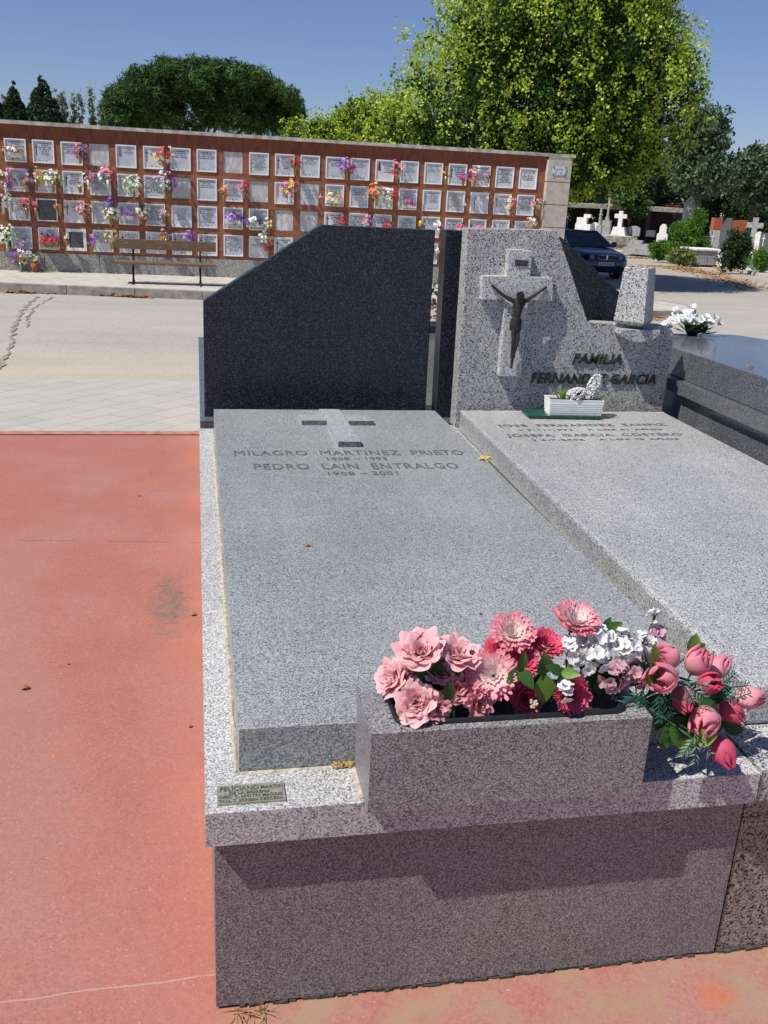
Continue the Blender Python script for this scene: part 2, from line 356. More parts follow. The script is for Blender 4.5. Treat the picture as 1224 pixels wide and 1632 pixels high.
# far verge with kerb, footpath and the cemetery ground beyond
vk = [(13.2, 9), (15.6, 16), (17.8, 23), (19.6, 28.9), (21.8, 34.5), (23.4, 40.1), (24.1, 46), (23.2, 49.0), (20, 50), (8, 50.5), (-20, 50.5)]
def ribbon(name, pts, a, b, mat, dz, face=False):
    A, B = offset(pts, a), offset(pts, b); bm = bmesh.new()
    for i in range(len(pts)-1):
        for k in range(4):
            t0, t1 = k/4, (k+1)/4
            def P(L, t): return (L[i][0]+(L[i+1][0]-L[i][0])*t, L[i][1]+(L[i+1][1]-L[i][1])*t)
            q = [P(A, t0), P(A, t1), P(B, t1), P(B, t0)]
            vs = [bm.verts.new((x, y, gz(y)+dz)) for x, y in q]; bm.faces.new(vs)
            if face: lo = [bm.verts.new((x, y, gz(y)-.1)) for x, y in q[:2]]; bm.faces.new((vs[1], vs[0], lo[0], lo[1]))
    bmesh.ops.remove_doubles(bm, verts=bm.verts[:], dist=.0005); bmesh.ops.recalc_face_normals(bm, faces=bm.faces[:])
    return tag(obj(name, bm, mat), kind='structure')
ribbon('verge_kerb', vk, 0, .16, M['pathm'], .13, True)
ribbon('footpath', vk, .165, 1.5, M['pathm'], .125)
bm = bmesh.new(); E0 = offset(vk, 1.5); rows = []
for (x, y), (x2, y2) in zip(E0, offset(vk, 40)): rows.append([bm.verts.new((x+(x2-x)*t, y+(y2-y)*t, gz(y+(y2-y)*t)+.115)) for t in (0, .05, .15, .4, 1)])
for a, b in zip(rows, rows[1:]):
    for i in range(4): bm.faces.new((a[i], a[i+1], b[i+1], b[i]))
bmesh.ops.recalc_face_normals(bm, faces=bm.faces[:])
if sum(f.normal.z for f in bm.faces) < 0: bmesh.ops.reverse_faces(bm, faces=bm.faces[:])
tag(obj('cemetery_ground', bm, M['earth']), kind='structure')
# ---------------------------------------------------------------- lettering
def text(parent, s, x, y, z, w, h, mat, plane='z', ext=.0015, rot=None, name='inscription', align='L', slant=0, bold=0):
    """letters fitted into w x h; plane 'z' lies on a slab and is read from -y, plane 'y' stands facing -y"""
    cu = bpy.data.curves.new(name, 'FONT'); cu.body = s; cu.size = 1; cu.extrude = .5; cu.resolution_u = 3; cu.space_character = 1.08; cu.offset = bold; cu.shear = slant
    t = bpy.data.objects.new('t', cu); COL.objects.link(t); bpy.context.view_layer.update()
    me = bpy.data.meshes.new_from_object(t); bpy.data.objects.remove(t); bpy.data.curves.remove(cu)
    V = np.empty(len(me.vertices)*3, np.float32); me.vertices.foreach_get('co', V); V = V.reshape(-1, 3)
    mn, mx = V.min(0), V.max(0); V[:, 0] = (V[:, 0]-mn[0])/(mx[0]-mn[0])*w; V[:, 1] = (V[:, 1]-mn[1])/(mx[1]-mn[1])*h; V[:, 2] = (V[:, 2]+.5)*ext
    me.vertices.foreach_set('co', V.ravel()); me.update()
    T = Matrix.Translation((x, y, z))
    if rot: T = T @ Matrix.Rotation(rot, 4, 'Z')
    if plane == 'y': T = T @ Matrix.Rotation(R(90), 4, 'X')
    me.transform(T); me.name = name
    return mobj(name, me, mat, parent, local=False)
# ---------------------------------------------------------------- tomb with the flower box (nearest)
T1 = thing('tomb', 'nearest tomb of fine grey granite with a relief cross and two carved names', 'tomb', (.58, 1.5, 0))
def wobj(name, bm, mat, parent, bevel=.003, smooth=False): return obj(name, bm, mat, parent, smooth, bevel, local=False)
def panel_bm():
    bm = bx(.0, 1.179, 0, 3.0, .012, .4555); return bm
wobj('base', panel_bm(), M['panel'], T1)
wobj('curb', bx(-.0176, 1.181, -.034, 3.027, .458, .535), M['granite_curb'], T1, .004)
wobj('slab', bx(.0534, 1.172, .101, 3.012, .537, .6368), M['granite_slab'], T1, .005)
bm = bmesh.new(); r_ = random.Random(3)
def bead(bm, x0, y0, x1, y1, z, w, n=40, up=.006):
    a = Vector((x0, y0, z)); d = Vector((x1-x0, y1-y0, 0)); L = d.length; d.normalize(); s = Vector((-d.y, d.x, 0)); prev = None
    for k in range(n+1):
        c = a+d*L*k/n; ww = w*r_.uniform(.6, 1.3)
        q = [bm.verts.new(c-s*ww), bm.verts.new(c+Vector((0, 0, up*r_.uniform(.5, 1.2)))), bm.verts.new(c+s*ww)]
        if prev: bm.faces.new((prev[0], q[0], q[1], prev[1])); bm.faces.new((prev[1], q[1], q[2], prev[2]))
        prev = q
bead(bm, .048, .10, .048, 3.01, .5355, .006, up=.003); bead(bm, .05, .095, .30, .097, .5355, .006, up=.003); bead(bm, .297, .09, .297, -.02, .5355, .010, up=.004)
bead(bm, 1.178, .1, 1.178, 3.0, .536, .007)
bmesh.ops.recalc_face_normals(bm, faces=bm.faces[:]); wobj('mortar_joint', bm, M['mortar'], T1, 0)
bm = bmesh.new()
for k in range(34):
    c = Vector((.297-.05*r_.random()**1.5, .099-.012*r_.random(), .536+.010*r_.random()))
    g = bmesh.ops.create_icosphere(bm, subdivisions=1, radius=r_.uniform(.002, .006), matrix=Matrix.Translation(c))
wobj('mortar_crumb', bm, plain('ochre_mortar', (.30, .21, .09), .95, .4, 120), T1, 0)
# relief cross (rises toward the foot)
bm = bmesh.new()
def wedge(bm, x0, x1, y0, y1, z0, h0, h1):
    v = [bm.verts.new(p) for p in ((x0, y0, z0), (x1, y0, z0), (x1, y1, z0), (x0, y1, z0), (x0, y0, z0+h0), (x1, y0, z0+h0), (x1, y1, z0+h1), (x0, y1, z0+h1))]
    for f in ((3, 2, 1, 0), (4, 5, 6, 7), (0, 1, 5, 4), (1, 2, 6, 5), (2, 3, 7, 6), (3, 0, 4, 7)): bm.faces.new([v[i] for i in f])
wedge(bm, .571, .672, 2.306, 2.99, .635, .026, .011); wedge(bm, .453, .569, 2.695, 2.87, .635, .024, .011); wedge(bm, .674, .796, 2.692, 2.876, .635, .024, .011)
cr1 = wobj('relief_cross', bm, granite('honed_granite_cross', 330, [(.12, (.06, .07, .08)), (.32, (.20, .215, .23)), (.52, (.325, .345, .36)), (.8, (.52, .54, .545))], .5, stain_amt=.1), T1, 0)
for q in ((.4545, .5675, 2.6925, 2.6948, .6372, .6585), (.6755, .7945, 2.6895, 2.6918, .6372, .6585), (.5725, .6705, 2.3035, 2.3058, .6372, .6605)): wobj('cross_end', bx(*q), M['dark2'], cr1, 0)
for s, x, y, w, h in (('MILAGRO  MARTINEZ  PRIETO', .122, 2.172, .982, .072), ('1908 – 1993', .50, 2.095, .25, .042), ('PEDRO  LAIN  ENTRALGO', .193, 1.968, .836, .078), ('1908 – 2001', .475, 1.886, .28, .046)):
    text(T1, s, x, y, .6366, w, h, M['letter'], ext=.0022, bold=.0 if h > .06 else .004)
pq = thing  # maker's plate: fixed to the curb, a part of the tomb
plate = wobj('maker_plate', bx(.006, .142, -.0112, .05, .535, .5395), M['plate_metal'], T1, .001)
for s, x, y, w, h in (('FELICIANO', .012, .029, .078, .015), ('MARTIN', .094, .031, .044, .010), ('DE LA MORENA', .030, .017, .082, .009), ('OFIC. T. 4741774 MADRID', .009, .005, .128, .009), ('TALL.T. 8574064 CERCEDA', .009, -.008, .128, .009)):
    text(plate, s, x, y, .5394, w, h, M['letter'], ext=.0016, name='plate_lettering', bold=.012)
# granite flower box standing on the curb
FB = thing('granite_flower_box', 'grey granite flower box with black liner standing on front of nearest tomb', 'flower box', (.6, .03, .536))
bm = bmesh.new()
X0, X1, Y0, Y1, ZA, ZB = .298, .880, -.069, .099, .5365, .716
outer = [(X0, Y0), (X1, Y0), (X1+.004, Y1), (X0, Y1)]; inner = [(X0+.06, Y0+.028), (X1-.05, Y0+.028), (X1-.05, Y1-.02), (X0+.06, Y1-.02)]
vo0 = [bm.verts.new((x, y, ZA)) for x, y in outer]; vo1 = [bm.verts.new((x, y, ZB)) for x, y in outer]; vi1 = [bm.verts.new((x, y, ZB)) for x, y in inner]; vi0 = [bm.verts.new((x, y, ZA+.03)) for x, y in inner]
bm.faces.new(vo0[::-1]); bm.faces.new(vi0)
for i in range(4):
    j = (i+1) % 4; bm.faces.new((vo0[i], vo0[j], vo1[j], vo1[i])); bm.faces.new((vo1[i], vo1[j], vi1[j], vi1[i])); bm.faces.new((vi1[i], vi1[j], vi0[j], vi0[i]))
wobj('box_body', bm, M['granite'], FB, .0025)
bm = bmesh.new(); n = 8
def rrect(x0, x1, y0, y1, r, n=5):
    out = []
    for cx, cy, a in ((x1-r, y1-r, 0), (x0+r, y1-r, 90), (x0+r, y0+r, 180), (x1-r, y0+r, 270)):
        for k in range(n+1): t = R(a+90*k/n); out.append((cx+r*math.cos(t), cy+r*math.sin(t)))
    return out
lo = rrect(X0+.052, X1-.043, Y0+.02, Y1-.013, .03); li = rrect(X0+.058, X1-.049, Y0+.026, Y1-.019, .026); lb = rrect(X0+.065, X1-.055, Y0+.032, Y1-.024, .02)
rings = [[bm.verts.new((x, y, z)) for x, y in L] for L, z in ((lo, ZB+.0005), (lo, ZB+.010), (li, ZB+.010), (lb, ZB-.03))]
for a, b in zip(rings, rings[1:]):
    for i in range(len(a)): j = (i+1) % len(a); bm.faces.new((a[i], a[j], b[j], b[i]))
bm.faces.new(rings[-1][::-1]); bmesh.ops.recalc_face_normals(bm, faces=bm.faces[:])
wobj('liner', bm, M['plastic_b'], FB, 0, True)
# ---------------------------------------------------------------- second tomb (spotted granite) and its headstone
T2 = thing('tomb', 'pale spotted granite family tomb with four engraved lines, right of nearest tomb', 'tomb', (1.85, 1.5, 0))
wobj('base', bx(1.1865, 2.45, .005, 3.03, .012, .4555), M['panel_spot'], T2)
wobj('curb', bx(1.187, 2.465, -.028, 3.10, .458, .538), M['granite_spot'], T2, .004)
bm = bmesh.new(); prism(bm, [(1.244, .145), (2.405, .165), (2.432, 2.972), (1.297, 2.972)], .541, .645, 'z'); wobj('slab', bm, M['granite_spot_slab'], T2, .012)
for s, x, y, w, h, rz in (('JOSE  FERNANDEZ  SANFIZ', 1.40, 2.62, .895, .058, .04), ('† 9-11-1996    A LOS 61 AÑOS', 1.474, 2.553, .755, .036, .03), ('JOSEFA  GARCIA  COSTERO', 1.385, 2.43, .90, .058, .035), ('† 6-7-2002    A LOS 79 AÑOS', 1.478, 2.368, .745, .036, .03)):
    text(T2, s, x, y, .6448, w, h, M['letter'], ext=.0022, rot=rz, bold=.006)
bm = bmesh.new(); bm2 = bmesh.new(); bead(bm2, 1.240, .14, 1.290, 2.4, .539, .006, up=.002); bmesh.ops.recalc_face_normals(bm2, faces=bm2.faces[:]); wobj('dirty_joint', bm2, plain('dirty_joint_filling', (.11, .085, .055), .95, .4, 60), T2, 0)
bead(bm, 1.30, 2.98, 2.43, 2.98, .640, .008, up=.006); bmesh.ops.recalc_face_normals(bm, faces=bm.faces[:])
wobj('mortar_joint', bm, plain('cream_mortar', (.42, .37, .28), .95, .3, 60), T2, 0)
H2 = thing('headstone', 'spotted grey granite family headstone with stepped top, crucifix and bronze names', 'headstone', (1.87, 3.1, .54))
bm = bmesh.new()
def arc(cx, cy, r, a0, a1, n=6): return [(cx+r*math.cos(R(a0+(a1-a0)*k/n)), cy+r*math.sin(R(a0+(a1-a0)*k/n))) for k in range(n+1)]
prism(bm, [(1.297, .5385), (1.288, 1.539), (1.747, 1.549), (1.968, 1.100)] + arc(2.40, 1.028, .062, 95, 5) + [(2.455, .5385)], 3.05, 3.155, 'y')
wobj('headstone_slab', bm, M['granite_spot'], H2, .004)
bm = bmesh.new(); YC0 = 3.006
prism(bm, [(1.499, .82), (1.497, 1.205), (1.372, 1.203), (1.369, 1.319), (1.495, 1.323), (1.492, 1.45), (1.613, 1.448), (1.615, 1.324), (1.738, 1.322), (1.745, 1.208), (1.617, 1.206), (1.618, .819)], YC0, 3.052, 'y')
CR = wobj('stone_cross', bm, granite('pale_spotted_granite', 330, [(.1, (.22, .22, .225)), (.3, (.42, .43, .43)), (.55, (.60, .605, .60)), (.85, (.80, .79, .76))], .45, stain_amt=.3, spots=(225, .2, (.05, .05, .052))), H2, .003)
bm = bmesh.new(); box(bm, 1.530, 1.594, YC0-.004, YC0, 1.374, 1.402); tp = wobj('title_plate', bm, M['bronze'], H2, .001)
text(tp, 'INRI', 1.535, YC0-.004, 1.379, .054, .018, plain('worn_bronze', (.09, .085, .075), .4, .3, 60), plane='y', ext=.0015, name='title_letters', bold=.02)
for s, x, z, w, h in (('FAMILIA', 1.908, .884, .274, .055), ('FERNANDEZ GARCIA', 1.687, .778, .705, .056)):
    text(H2, s, x, 3.05, z, w, h, M['bronze_letter'], plane='y', ext=.009, name='bronze_letters', slant=.2, bold=.016)
def skin(name, verts, edges, radii, mat, parent, sub=2, root=0):
    me = bpy.data.meshes.new(name); me.from_pydata([tuple(v) for v in verts], edges, [])
    o = bpy.data.objects.new(name, me); COL.objects.link(o)
    o.modifiers.new('s', 'SKIN'); sd = o.modifiers.new('u', 'SUBSURF'); sd.levels = sd.render_levels = sub
    for i, r in enumerate(radii): me.skin_vertices[0].data[i].radius = r if hasattr(r, '__len__') else (r, r)
    for i in range(len(verts)): me.skin_vertices[0].data[i].use_root = (i == root)
    bpy.context.view_layer.update(); dg = bpy.context.evaluated_depsgraph_get()
    nm = bpy.data.meshes.new_from_object(o.evaluated_get(dg)); bpy.data.objects.remove(o)
    nm.name = name
    return mobj(name, nm, mat, parent, True, local=False)
yb = YC0-.016
fv = [(1.556, yb-.004, 1.098), (1.557, yb-.005, 1.13), (1.560, yb-.008, 1.170), (1.561, yb-.008, 1.203), (1.559, yb-.014, 1.222), (1.556, yb-.024, 1.240),   # pelvis .. head
      (1.592, yb-.006, 1.206), (1.640, yb+.000, 1.234), (1.690, yb+.008, 1.268), (1.706, yb+.010, 1.276),      # right side arm
      (1.525, yb-.006, 1.206), (1.478, yb+.000, 1.230), (1.430, yb+.008, 1.266), (1.414, yb+.010, 1.280),      # left side arm
      (1.565, yb-.008, 1.075), (1.566, yb-.022, 1.005), (1.557, yb-.006, .925), (1.555, yb-.002, .897), (1.550, yb-.012, .868),
      (1.545, yb-.008, 1.075), (1.548, yb-.018, 1.008), (1.551, yb-.004, .928), (1.553, yb-.010, .892), (1.548, yb-.018, .866)]
fe = [(0, 1), (1, 2), (2, 3), (3, 4), (4, 5), (3, 6), (6, 7), (7, 8), (8, 9), (3, 10), (10, 11), (11, 12), (12, 13), (0, 14), (14, 15), (15, 16), (16, 17), (17, 18), (0, 19), (19, 20), (20, 21), (21, 22), (22, 23)]
fr = [.021, .019, .024, .022, .010, .017, .012, .0095, .0065, .007, .012, .0095, .0065, .007, .015, .0115, .008, .006, .007, .015, .0115, .008, .006, .007]
CF_ = skin('crucifix_figure', fv, fe, fr, M['bronze'], H2)
bm = bmesh.new(); rr = random.Random(2); prev = None     # loin cloth: draped band
for k in range(13):
    a = math.pi*2*k/12; c = (1.556, yb-.004); drop = .012*math.sin(a*2+.5)
    q = [bm.verts.new((c[0]+(.026+e)*math.cos(a), c[1]+(.022+e)*math.sin(a), z+drop)) for e, z in ((0, 1.112), (.005, 1.100), (.001, 1.094), (.006, 1.082), (.002, 1.066))]
    if prev:
        for i in range(4): bm.faces.new((prev[i], q[i], q[i+1], prev[i+1]))
    prev = q
bmesh.ops.recalc_face_normals(bm, faces=bm.faces[:]); wobj('loin_cloth', bm, M['bronze'], CF_, 0, True)
bm = bmesh.new()      # hair falling forward over the bowed face
for k in range(14):
    a = 2*math.pi*k/14; tube(bm, [(1.556+.009*math.cos(a), yb-.024+.009*math.sin(a), 1.252), (1.557+.018*math.cos(a), yb-.028+.014*math.sin(a), 1.236), (1.561+.016*math.cos(a), yb-.030+.008*math.sin(a), 1.212), (1.565+.006*math.cos(a), yb-.028, 1.196)], [.004, .005, .004, .001], 5)
wobj('hair', bm, M['bronze'], CF_, 0, True)
# bracket shelf + tapered stone vase
bm = bmesh.new(); prism(bm, [(2.117, 1.055), (2.117, 1.079), (2.336, 1.079), (2.336, 1.060), (2.315, 1.035), (2.26, 1.015), (2.20, 1.015), (2.144, 1.03)], 2.965, 3.0485, 'y')
wobj('bracket_shelf', bm, M['granite_spot'], H2, .003)
SV = thing('stone_vase', 'tapered square vase of spotted granite standing on the headstone ledge', 'stone vase', (2.215, 3.045, 1.0995))
bm = bmesh.new()
def sqring(s, z): return [bm.verts.new((x*s, y*s, z)) for x, y in ((-1, -1), (1, -1), (1, 1), (-1, 1))]
rg = [sqring(s, z) for s, z in ((.068, .0), (.080, .018), (.063, .286), (.054, .289), (.050, .16))]
for a, b in zip(rg, rg[1:]):
    for i in range(4): j = (i+1) % 4; bm.faces.new((a[i], a[j], b[j], b[i]))
bm.faces.new(rg[0][::-1]); bm.faces.new(rg[-1]); bmesh.ops.recalc_face_normals(bm, faces=bm.faces[:])
o = obj('vase_body', bm, M['granite_spot'], SV, bevel=.003); o.rotation_euler.z = R(-42)
# ---------------------------------------------------------------- dark tombs behind, backing on to ours
TB1 = thing('tomb', 'low dark granite tomb behind the nearest one, seen beside its black headstone', 'tomb', (.6, 4.6, 0))
wobj('base', bx(.0, 1.18, 3.26, 5.95, .008, .46), M['dark2'], TB1); wobj('slab', bx(-.013, 1.196, 3.245, 6.02, .462, .5195), M['dark2'], TB1, .003)
HB1 = thing('headstone', 'plain black granite headstone with a slanting left shoulder, behind nearest tomb', 'headstone', (.6, 3.38, .52))
bm = bmesh.new(); prism(bm, [(.0107, .5205), (.0107, 1.116), (.602, 1.513), (1.196, 1.513), (1.206, .5205)], 3.343, 3.425, 'y'); wobj('headstone_slab', bm, M['dark'], HB1, .003)
TB2 = thing('tomb', 'dark granite tomb hidden behind the family headstone, with planter at its foot', 'tomb', (1.85, 4.9, 0))
wobj('base', bx(1.26, 2.43, 3.26, 6.8, .008, .46), M['dark2'], TB2); wobj('slab', bx(1.25, 2.45, 3.22, 6.85, .462, .52), M['dark2'], TB2, .003)
wobj('foot_planter', bx(1.75, 2.35, 6.5, 6.8, .522, .585), M['dark'], TB2)
HB2 = thing('headstone', 'black granite headstone with a slanting right shoulder, behind the family headstone', 'headstone', (1.85, 3.4, .52))
bm = bmesh.new(); prism(bm, [(1.268, .5205), (1.253, 1.515), (1.885, 1.506), (2.36, 1.152), (2.40, .5205)], 3.345, 3.46, 'y'); wobj('headstone_slab', bm, M['dark'], HB2, .003)
# ---------------------------------------------------------------- dark tomb at the right
T3 = thing('tomb', 'charcoal granite tomb with a thick top slab at the right edge', 'tomb', (3.05, 1.9, 0))
wobj('base', bx(2.565, 3.56, -.1, 3.95, .008, .728), M['dark2'], T3)
wobj('ledge', bx(2.525, 3.60, -.14, 3.99, .730, .795), M['dark2'], T3, .004)
bm = bmesh.new()
pl = [(2.585, -.05), (2.585, 3.87), (3.32, 3.89), (3.50, 3.55), (3.50, -.05)]
A = [bm.verts.new((x, y, .7965)) for x, y in pl]; B = [bm.verts.new((x, y, .937+.026*(3.9-y))) for x, y in pl]
B = [v for v in B]
for v in B: v.co.z = .937+.012*(3.9-v.co.y)
bm.faces.new(A[::-1]); bm.faces.new(B)
for i in range(5): j = (i+1) % 5; bm.faces.new((A[i], A[j], B[j], B[i]))
bmesh.ops.recalc_face_normals(bm, faces=bm.faces[:]); wobj('slab', bm, M['dark2'], T3, .004)
# ---------------------------------------------------------------- flowers, close up
class PB:
    """collects curved petals / leaves as quads with a per-vertex tone"""
    def __init__(s): s.V = []; s.F = []; s.T = []
    def grid(s, P, T):
        P = np.asarray(P, float); a, b = P.shape[:2]; o = sum(len(v) for v in s.V); s.V.append(P.reshape(-1, 3)); s.T.append(np.broadcast_to(np.asarray(T), (a, b)).reshape(-1))
        i, j = np.meshgrid(np.arange(a-1), np.arange(b-1), indexing='ij'); k = o+i*b+j
        s.F.append(np.stack([k, k+b, k+b+1, k+1], -1).reshape(-1, 4))
    def build(s, name, mat, parent, T=None, smooth=True):
        V = np.concatenate(s.V)
        if T is not None: m_ = np.array(T); V = V@m_[:3, :3].T+m_[:3, 3]
        me = npmesh(name, V, np.concatenate(s.F), np.concatenate(s.T)); return mobj(name, me, mat, parent, smooth, local=True)
def wrap_petal(pb, az, half, L, th0, th1, r0=.003, curl=.3, ruffle=.003, taper=.35, notch=0, rr=rnd, nu=7, nt_=7, tone=(0, 1)):
    t = np.linspace(0, 1, nt_); u = np.linspace(-1, 1, nu)
    phi = th0+(th1-th0)*t+curl*np.maximum(0, t-.7)**2*12
    rho = r0+np.concatenate([[0], np.cumsum(np.sin(phi[:-1]))])*L/(nt_-1); z = np.concatenate([[0], np.cumsum(np.cos(phi[:-1]))])*L/(nt_-1)
    shape = np.sin(np.pi*(.10+.50*t**.85)); shape = shape/shape.max(); shape[-1] *= .92; ts = t[:, None]*(1-(.10+taper*.5)*np.abs(u)[None, :]**2.5)
    ph1, ph2 = rr.uniform(0, 6), rr.uniform(0, 6)
    P = np.zeros((nt_, nu, 3))
    for i in range(nt_):
        w = half*shape[i]*L; rad = max(rho[i], .35*half*L)
        a = az+np.clip(u*w/rad, -2.4, 2.4)
        zi = np.interp(ts[i], t, z); ri = np.interp(ts[i], t, rho)
        zz = zi + ruffle*t[i]**2*(np.sin(4*u+ph1)+.4*np.sin(8*u+ph2)) + (notch*(np.arange(nu) % 2)*t[i] if i == nt_-1 else 0)
        rh = ri+ruffle*.7*t[i]**2*np.sin(6*u+ph2)
        P[i, :, 0] = rh*np.cos(a); P[i, :, 1] = rh*np.sin(a); P[i, :, 2] = zz
        if rad > rho[i]+1e-6:   # flat wide petals leave the axis
            c = az; off = rad-rho[i]; P[i, :, 0] = (rho[i]-rad)*math.cos(c)+(rad+rh-rho[i])*np.cos(a); P[i, :, 1] = (rho[i]-rad)*math.sin(c)+(rad+rh-rho[i])*np.sin(a)
    pb.grid(P, (tone[0]+(tone[1]-tone[0])*t)[:, None])
def face_T(loc, n, roll=0):
    q = Vector(n).normalized().to_track_quat('Z', 'Y').to_matrix().to_4x4()
    return q @ Matrix.Rotation(roll, 4, 'Z')
def leaf(pb, p, d, L, w, bend=.4, tone=.5, up=Vector((0, 0, 1)), n=6):
    p = Vector(p); d = Vector(d).normalized(); s = d.cross(up)
    s = s.normalized() if s.length > .1 else Vector((1, 0, 0)); nn = s.cross(d)
    G = np.zeros((n, 3, 3))
    for i in range(n):
        t = i/(n-1); c = p+d*L*t-nn*bend*L*t*t*-1*(-1); ww = w*math.sin(math.pi*min(.985, .06+.92*t**.85))
        for j, u in enumerate((-1, 0, 1)): G[i, j] = c+s*ww*u+nn*(.25*ww*abs(u))
    pb.grid(G, tone+.15*np.array([[-1, .6, 1]])*.5)
PM = dict(
    rose=petal_mat('pale_pink_rose', (.50, .09, .17), (.84, .54, .55), (.76, .32, .39)),
    rose2=petal_mat('deeper_pink_rose', (.42, .07, .12), (.70, .34, .36), (.62, .22, .28)),
    carn=petal_mat('pink_white_carnation', (.90, .84, .80), (.78, .20, .30), (.87, .64, .63)),
    hot=petal_mat('hot_pink_carnation', (.60, .06, .15), (.76, .13, .24), (.70, .09, .18)),
    tul=petal_mat('pink_tulip', (.82, .56, .55), (.72, .15, .26), (.80, .36, .42)),
    tul2=petal_mat('crimson_tulip', (.62, .12, .18), (.60, .07, .16), (.62, .10, .18)),
    white=petal_mat('white_blossom', (.70, .72, .70), (.84, .84, .84), (.80, .81, .80)),
    greyp=petal_mat('mauve_blossom', (.40, .14, .20), (.62, .42, .46), (.55, .30, .36)))
for k, v in PM.items(): M['p_'+k] = v
def stem_obj(parent, pts, r=.0022, name='stem', mat=None):
    bm = tube(bmesh.new(), pts, r, 6); mm = mat or M['stemg']; return obj(name, bm, mm, parent, True)
M['stemg'] = plain('green_stem', (.03, .09, .04), .5, .3, 40)
def facing(n=(0, -.55, .8)): return Vector(n).normalized()
def rose(loc, n, Rr, mat, label, seed, group='pink silk roses in the granite box'):
    r = random.Random(seed); o = thing('silk_rose', label, 'artificial flower', loc, 0, group); Rr *= .93; T = face_T(loc, n, r.uniform(0, 6))
    pb = PB()
    for cnt, L, t0, t1, half, cu in ((4, .42, .1, .05, .8, -.1), (5, .60, .25, .3, .85, .15), (6, .80, .42, .7, .78, .3), (7, 1.02, .65, 1.1, .72, .45), (7, 1.18, .85, 1.4, .66, .45)):
        a0 = r.uniform(0, 6)
        for k in range(cnt): wrap_petal(pb, a0+2*math.pi*k/cnt+r.uniform(-.2, .2), half*r.uniform(.85, 1.15), L*Rr*r.uniform(.9, 1.1), t0*r.uniform(.8, 1.2), t1*r.uniform(.85, 1.15), .002, cu, Rr*.11, .2, rr=r, nu=13, tone=(.05+.15*(cnt > 5), 1))
    pb.build('petals', mat, o, T)
    lf = PB()
    for k in range(4): leaf(lf, T@Vector((0, 0, .0)), (T.to_3x3()@Vector((math.cos(k*1.6), math.sin(k*1.6), -.1))), Rr*.8, Rr*.22, .2, .3)
    lf.build('sepals', M['leaf'], o)
    tgt = Vector((min(max(loc[0], .40), .82), .03, .70))-Vector(loc); stem_obj(o, [T@Vector((0, 0, -.002)), T@Vector((0, 0, -.012)), tgt]); return o
def carnation(loc, n, Rr, mat, label, seed, group='pink silk carnations in the granite box', spiky=True):
    r = random.Random(seed); o = thing('silk_carnation', label, 'artificial flower', loc, 0, group); T = face_T(loc, n, r.uniform(0, 6)); pb = PB()
    for lay, (cnt, L, th) in enumerate(((26, 1.08, 1.5), (24, 1.0, 1.25), (20, .84, 1.0), (14, .60, .7), (9, .42, .4), (5, .3, .15))):
        a0 = r.uniform(0, 6)
        for k in range(cnt):
            for s in (-1, 1): wrap_petal(pb, a0+2*math.pi*(k+.22*s)/cnt, .10, L*Rr*r.uniform(.8, 1.12), th*.75, th*r.uniform(.85, 1.15), .003, .1, .0012, .0, notch=.004, rr=r, nu=5, nt_=5, tone=(0, [1, .95, .8, .5, .3, .2][lay]))
    pb.build('petals', mat, o, T)
    bm = lathe(bmesh.new(), [(.003, -.025), (.008, -.02), (.011, -.004), (.008, .004)], 10); me_o = obj('calyx', bm, M['stemg'], o, True); me_o.rotation_euler = T.to_euler()
    tgt = Vector((min(max(loc[0], .40), .82), .03, .70))-Vector(loc); stem_obj(o, [T@Vector((0, 0, -.015)), T@Vector((0, 0, -.03)), tgt]); return o
def tulip(loc, n, Rr, mat, label, seed, opened=.12, end=None):
    r = random.Random(seed); o = thing('silk_tulip', label, 'artificial flower', loc, 0, 'pink silk tulips spilling from the right end of the box'); T = face_T(loc, n, r.uniform(0, 6))@Matrix.Translation((0, 0, -Rr*.9)); pb = PB()
    Rr *= 1.12; H = Rr*2.75; t = np.linspace(0, 1, 9); u = np.linspace(-1, 1, 9)
    for lay in range(2):
        for k in range(3):
            az = 2*math.pi*(k+.5*lay)/3+r.uniform(-.1, .1); op = opened*(1.0 if lay else .3)*r.uniform(.5, 1.3)
            prof = Rr*(.84+.14*lay)*np.sin(np.pi*(.05+(.93-op*.8)*t**.85)); P = np.zeros((9, 9, 3))
            for i in range(9):
                half = 1.2*math.sin(math.pi*min(1, .25+.74*t[i]))**.7
                a = az+u*half; rh = prof[i]*(1+.03*u*lay)
                P[i, :, 0] = rh*np.cos(a); P[i, :, 1] = rh*np.sin(a); P[i, :, 2] = H*(t[i]-.22*t[i]**2*np.abs(u)**2)+.0
            pb.grid(P, (t*.95)[:, None])
    pb.build('petals', mat, o, T)
    e = Vector(end or (.93, .05, .70))-Vector(loc); stem_obj(o, [T@Vector((0, 0, .002)), T@Vector((0, 0, -.02)), e*.6+Vector((0, 0, .02)), e], .0028)
    return o
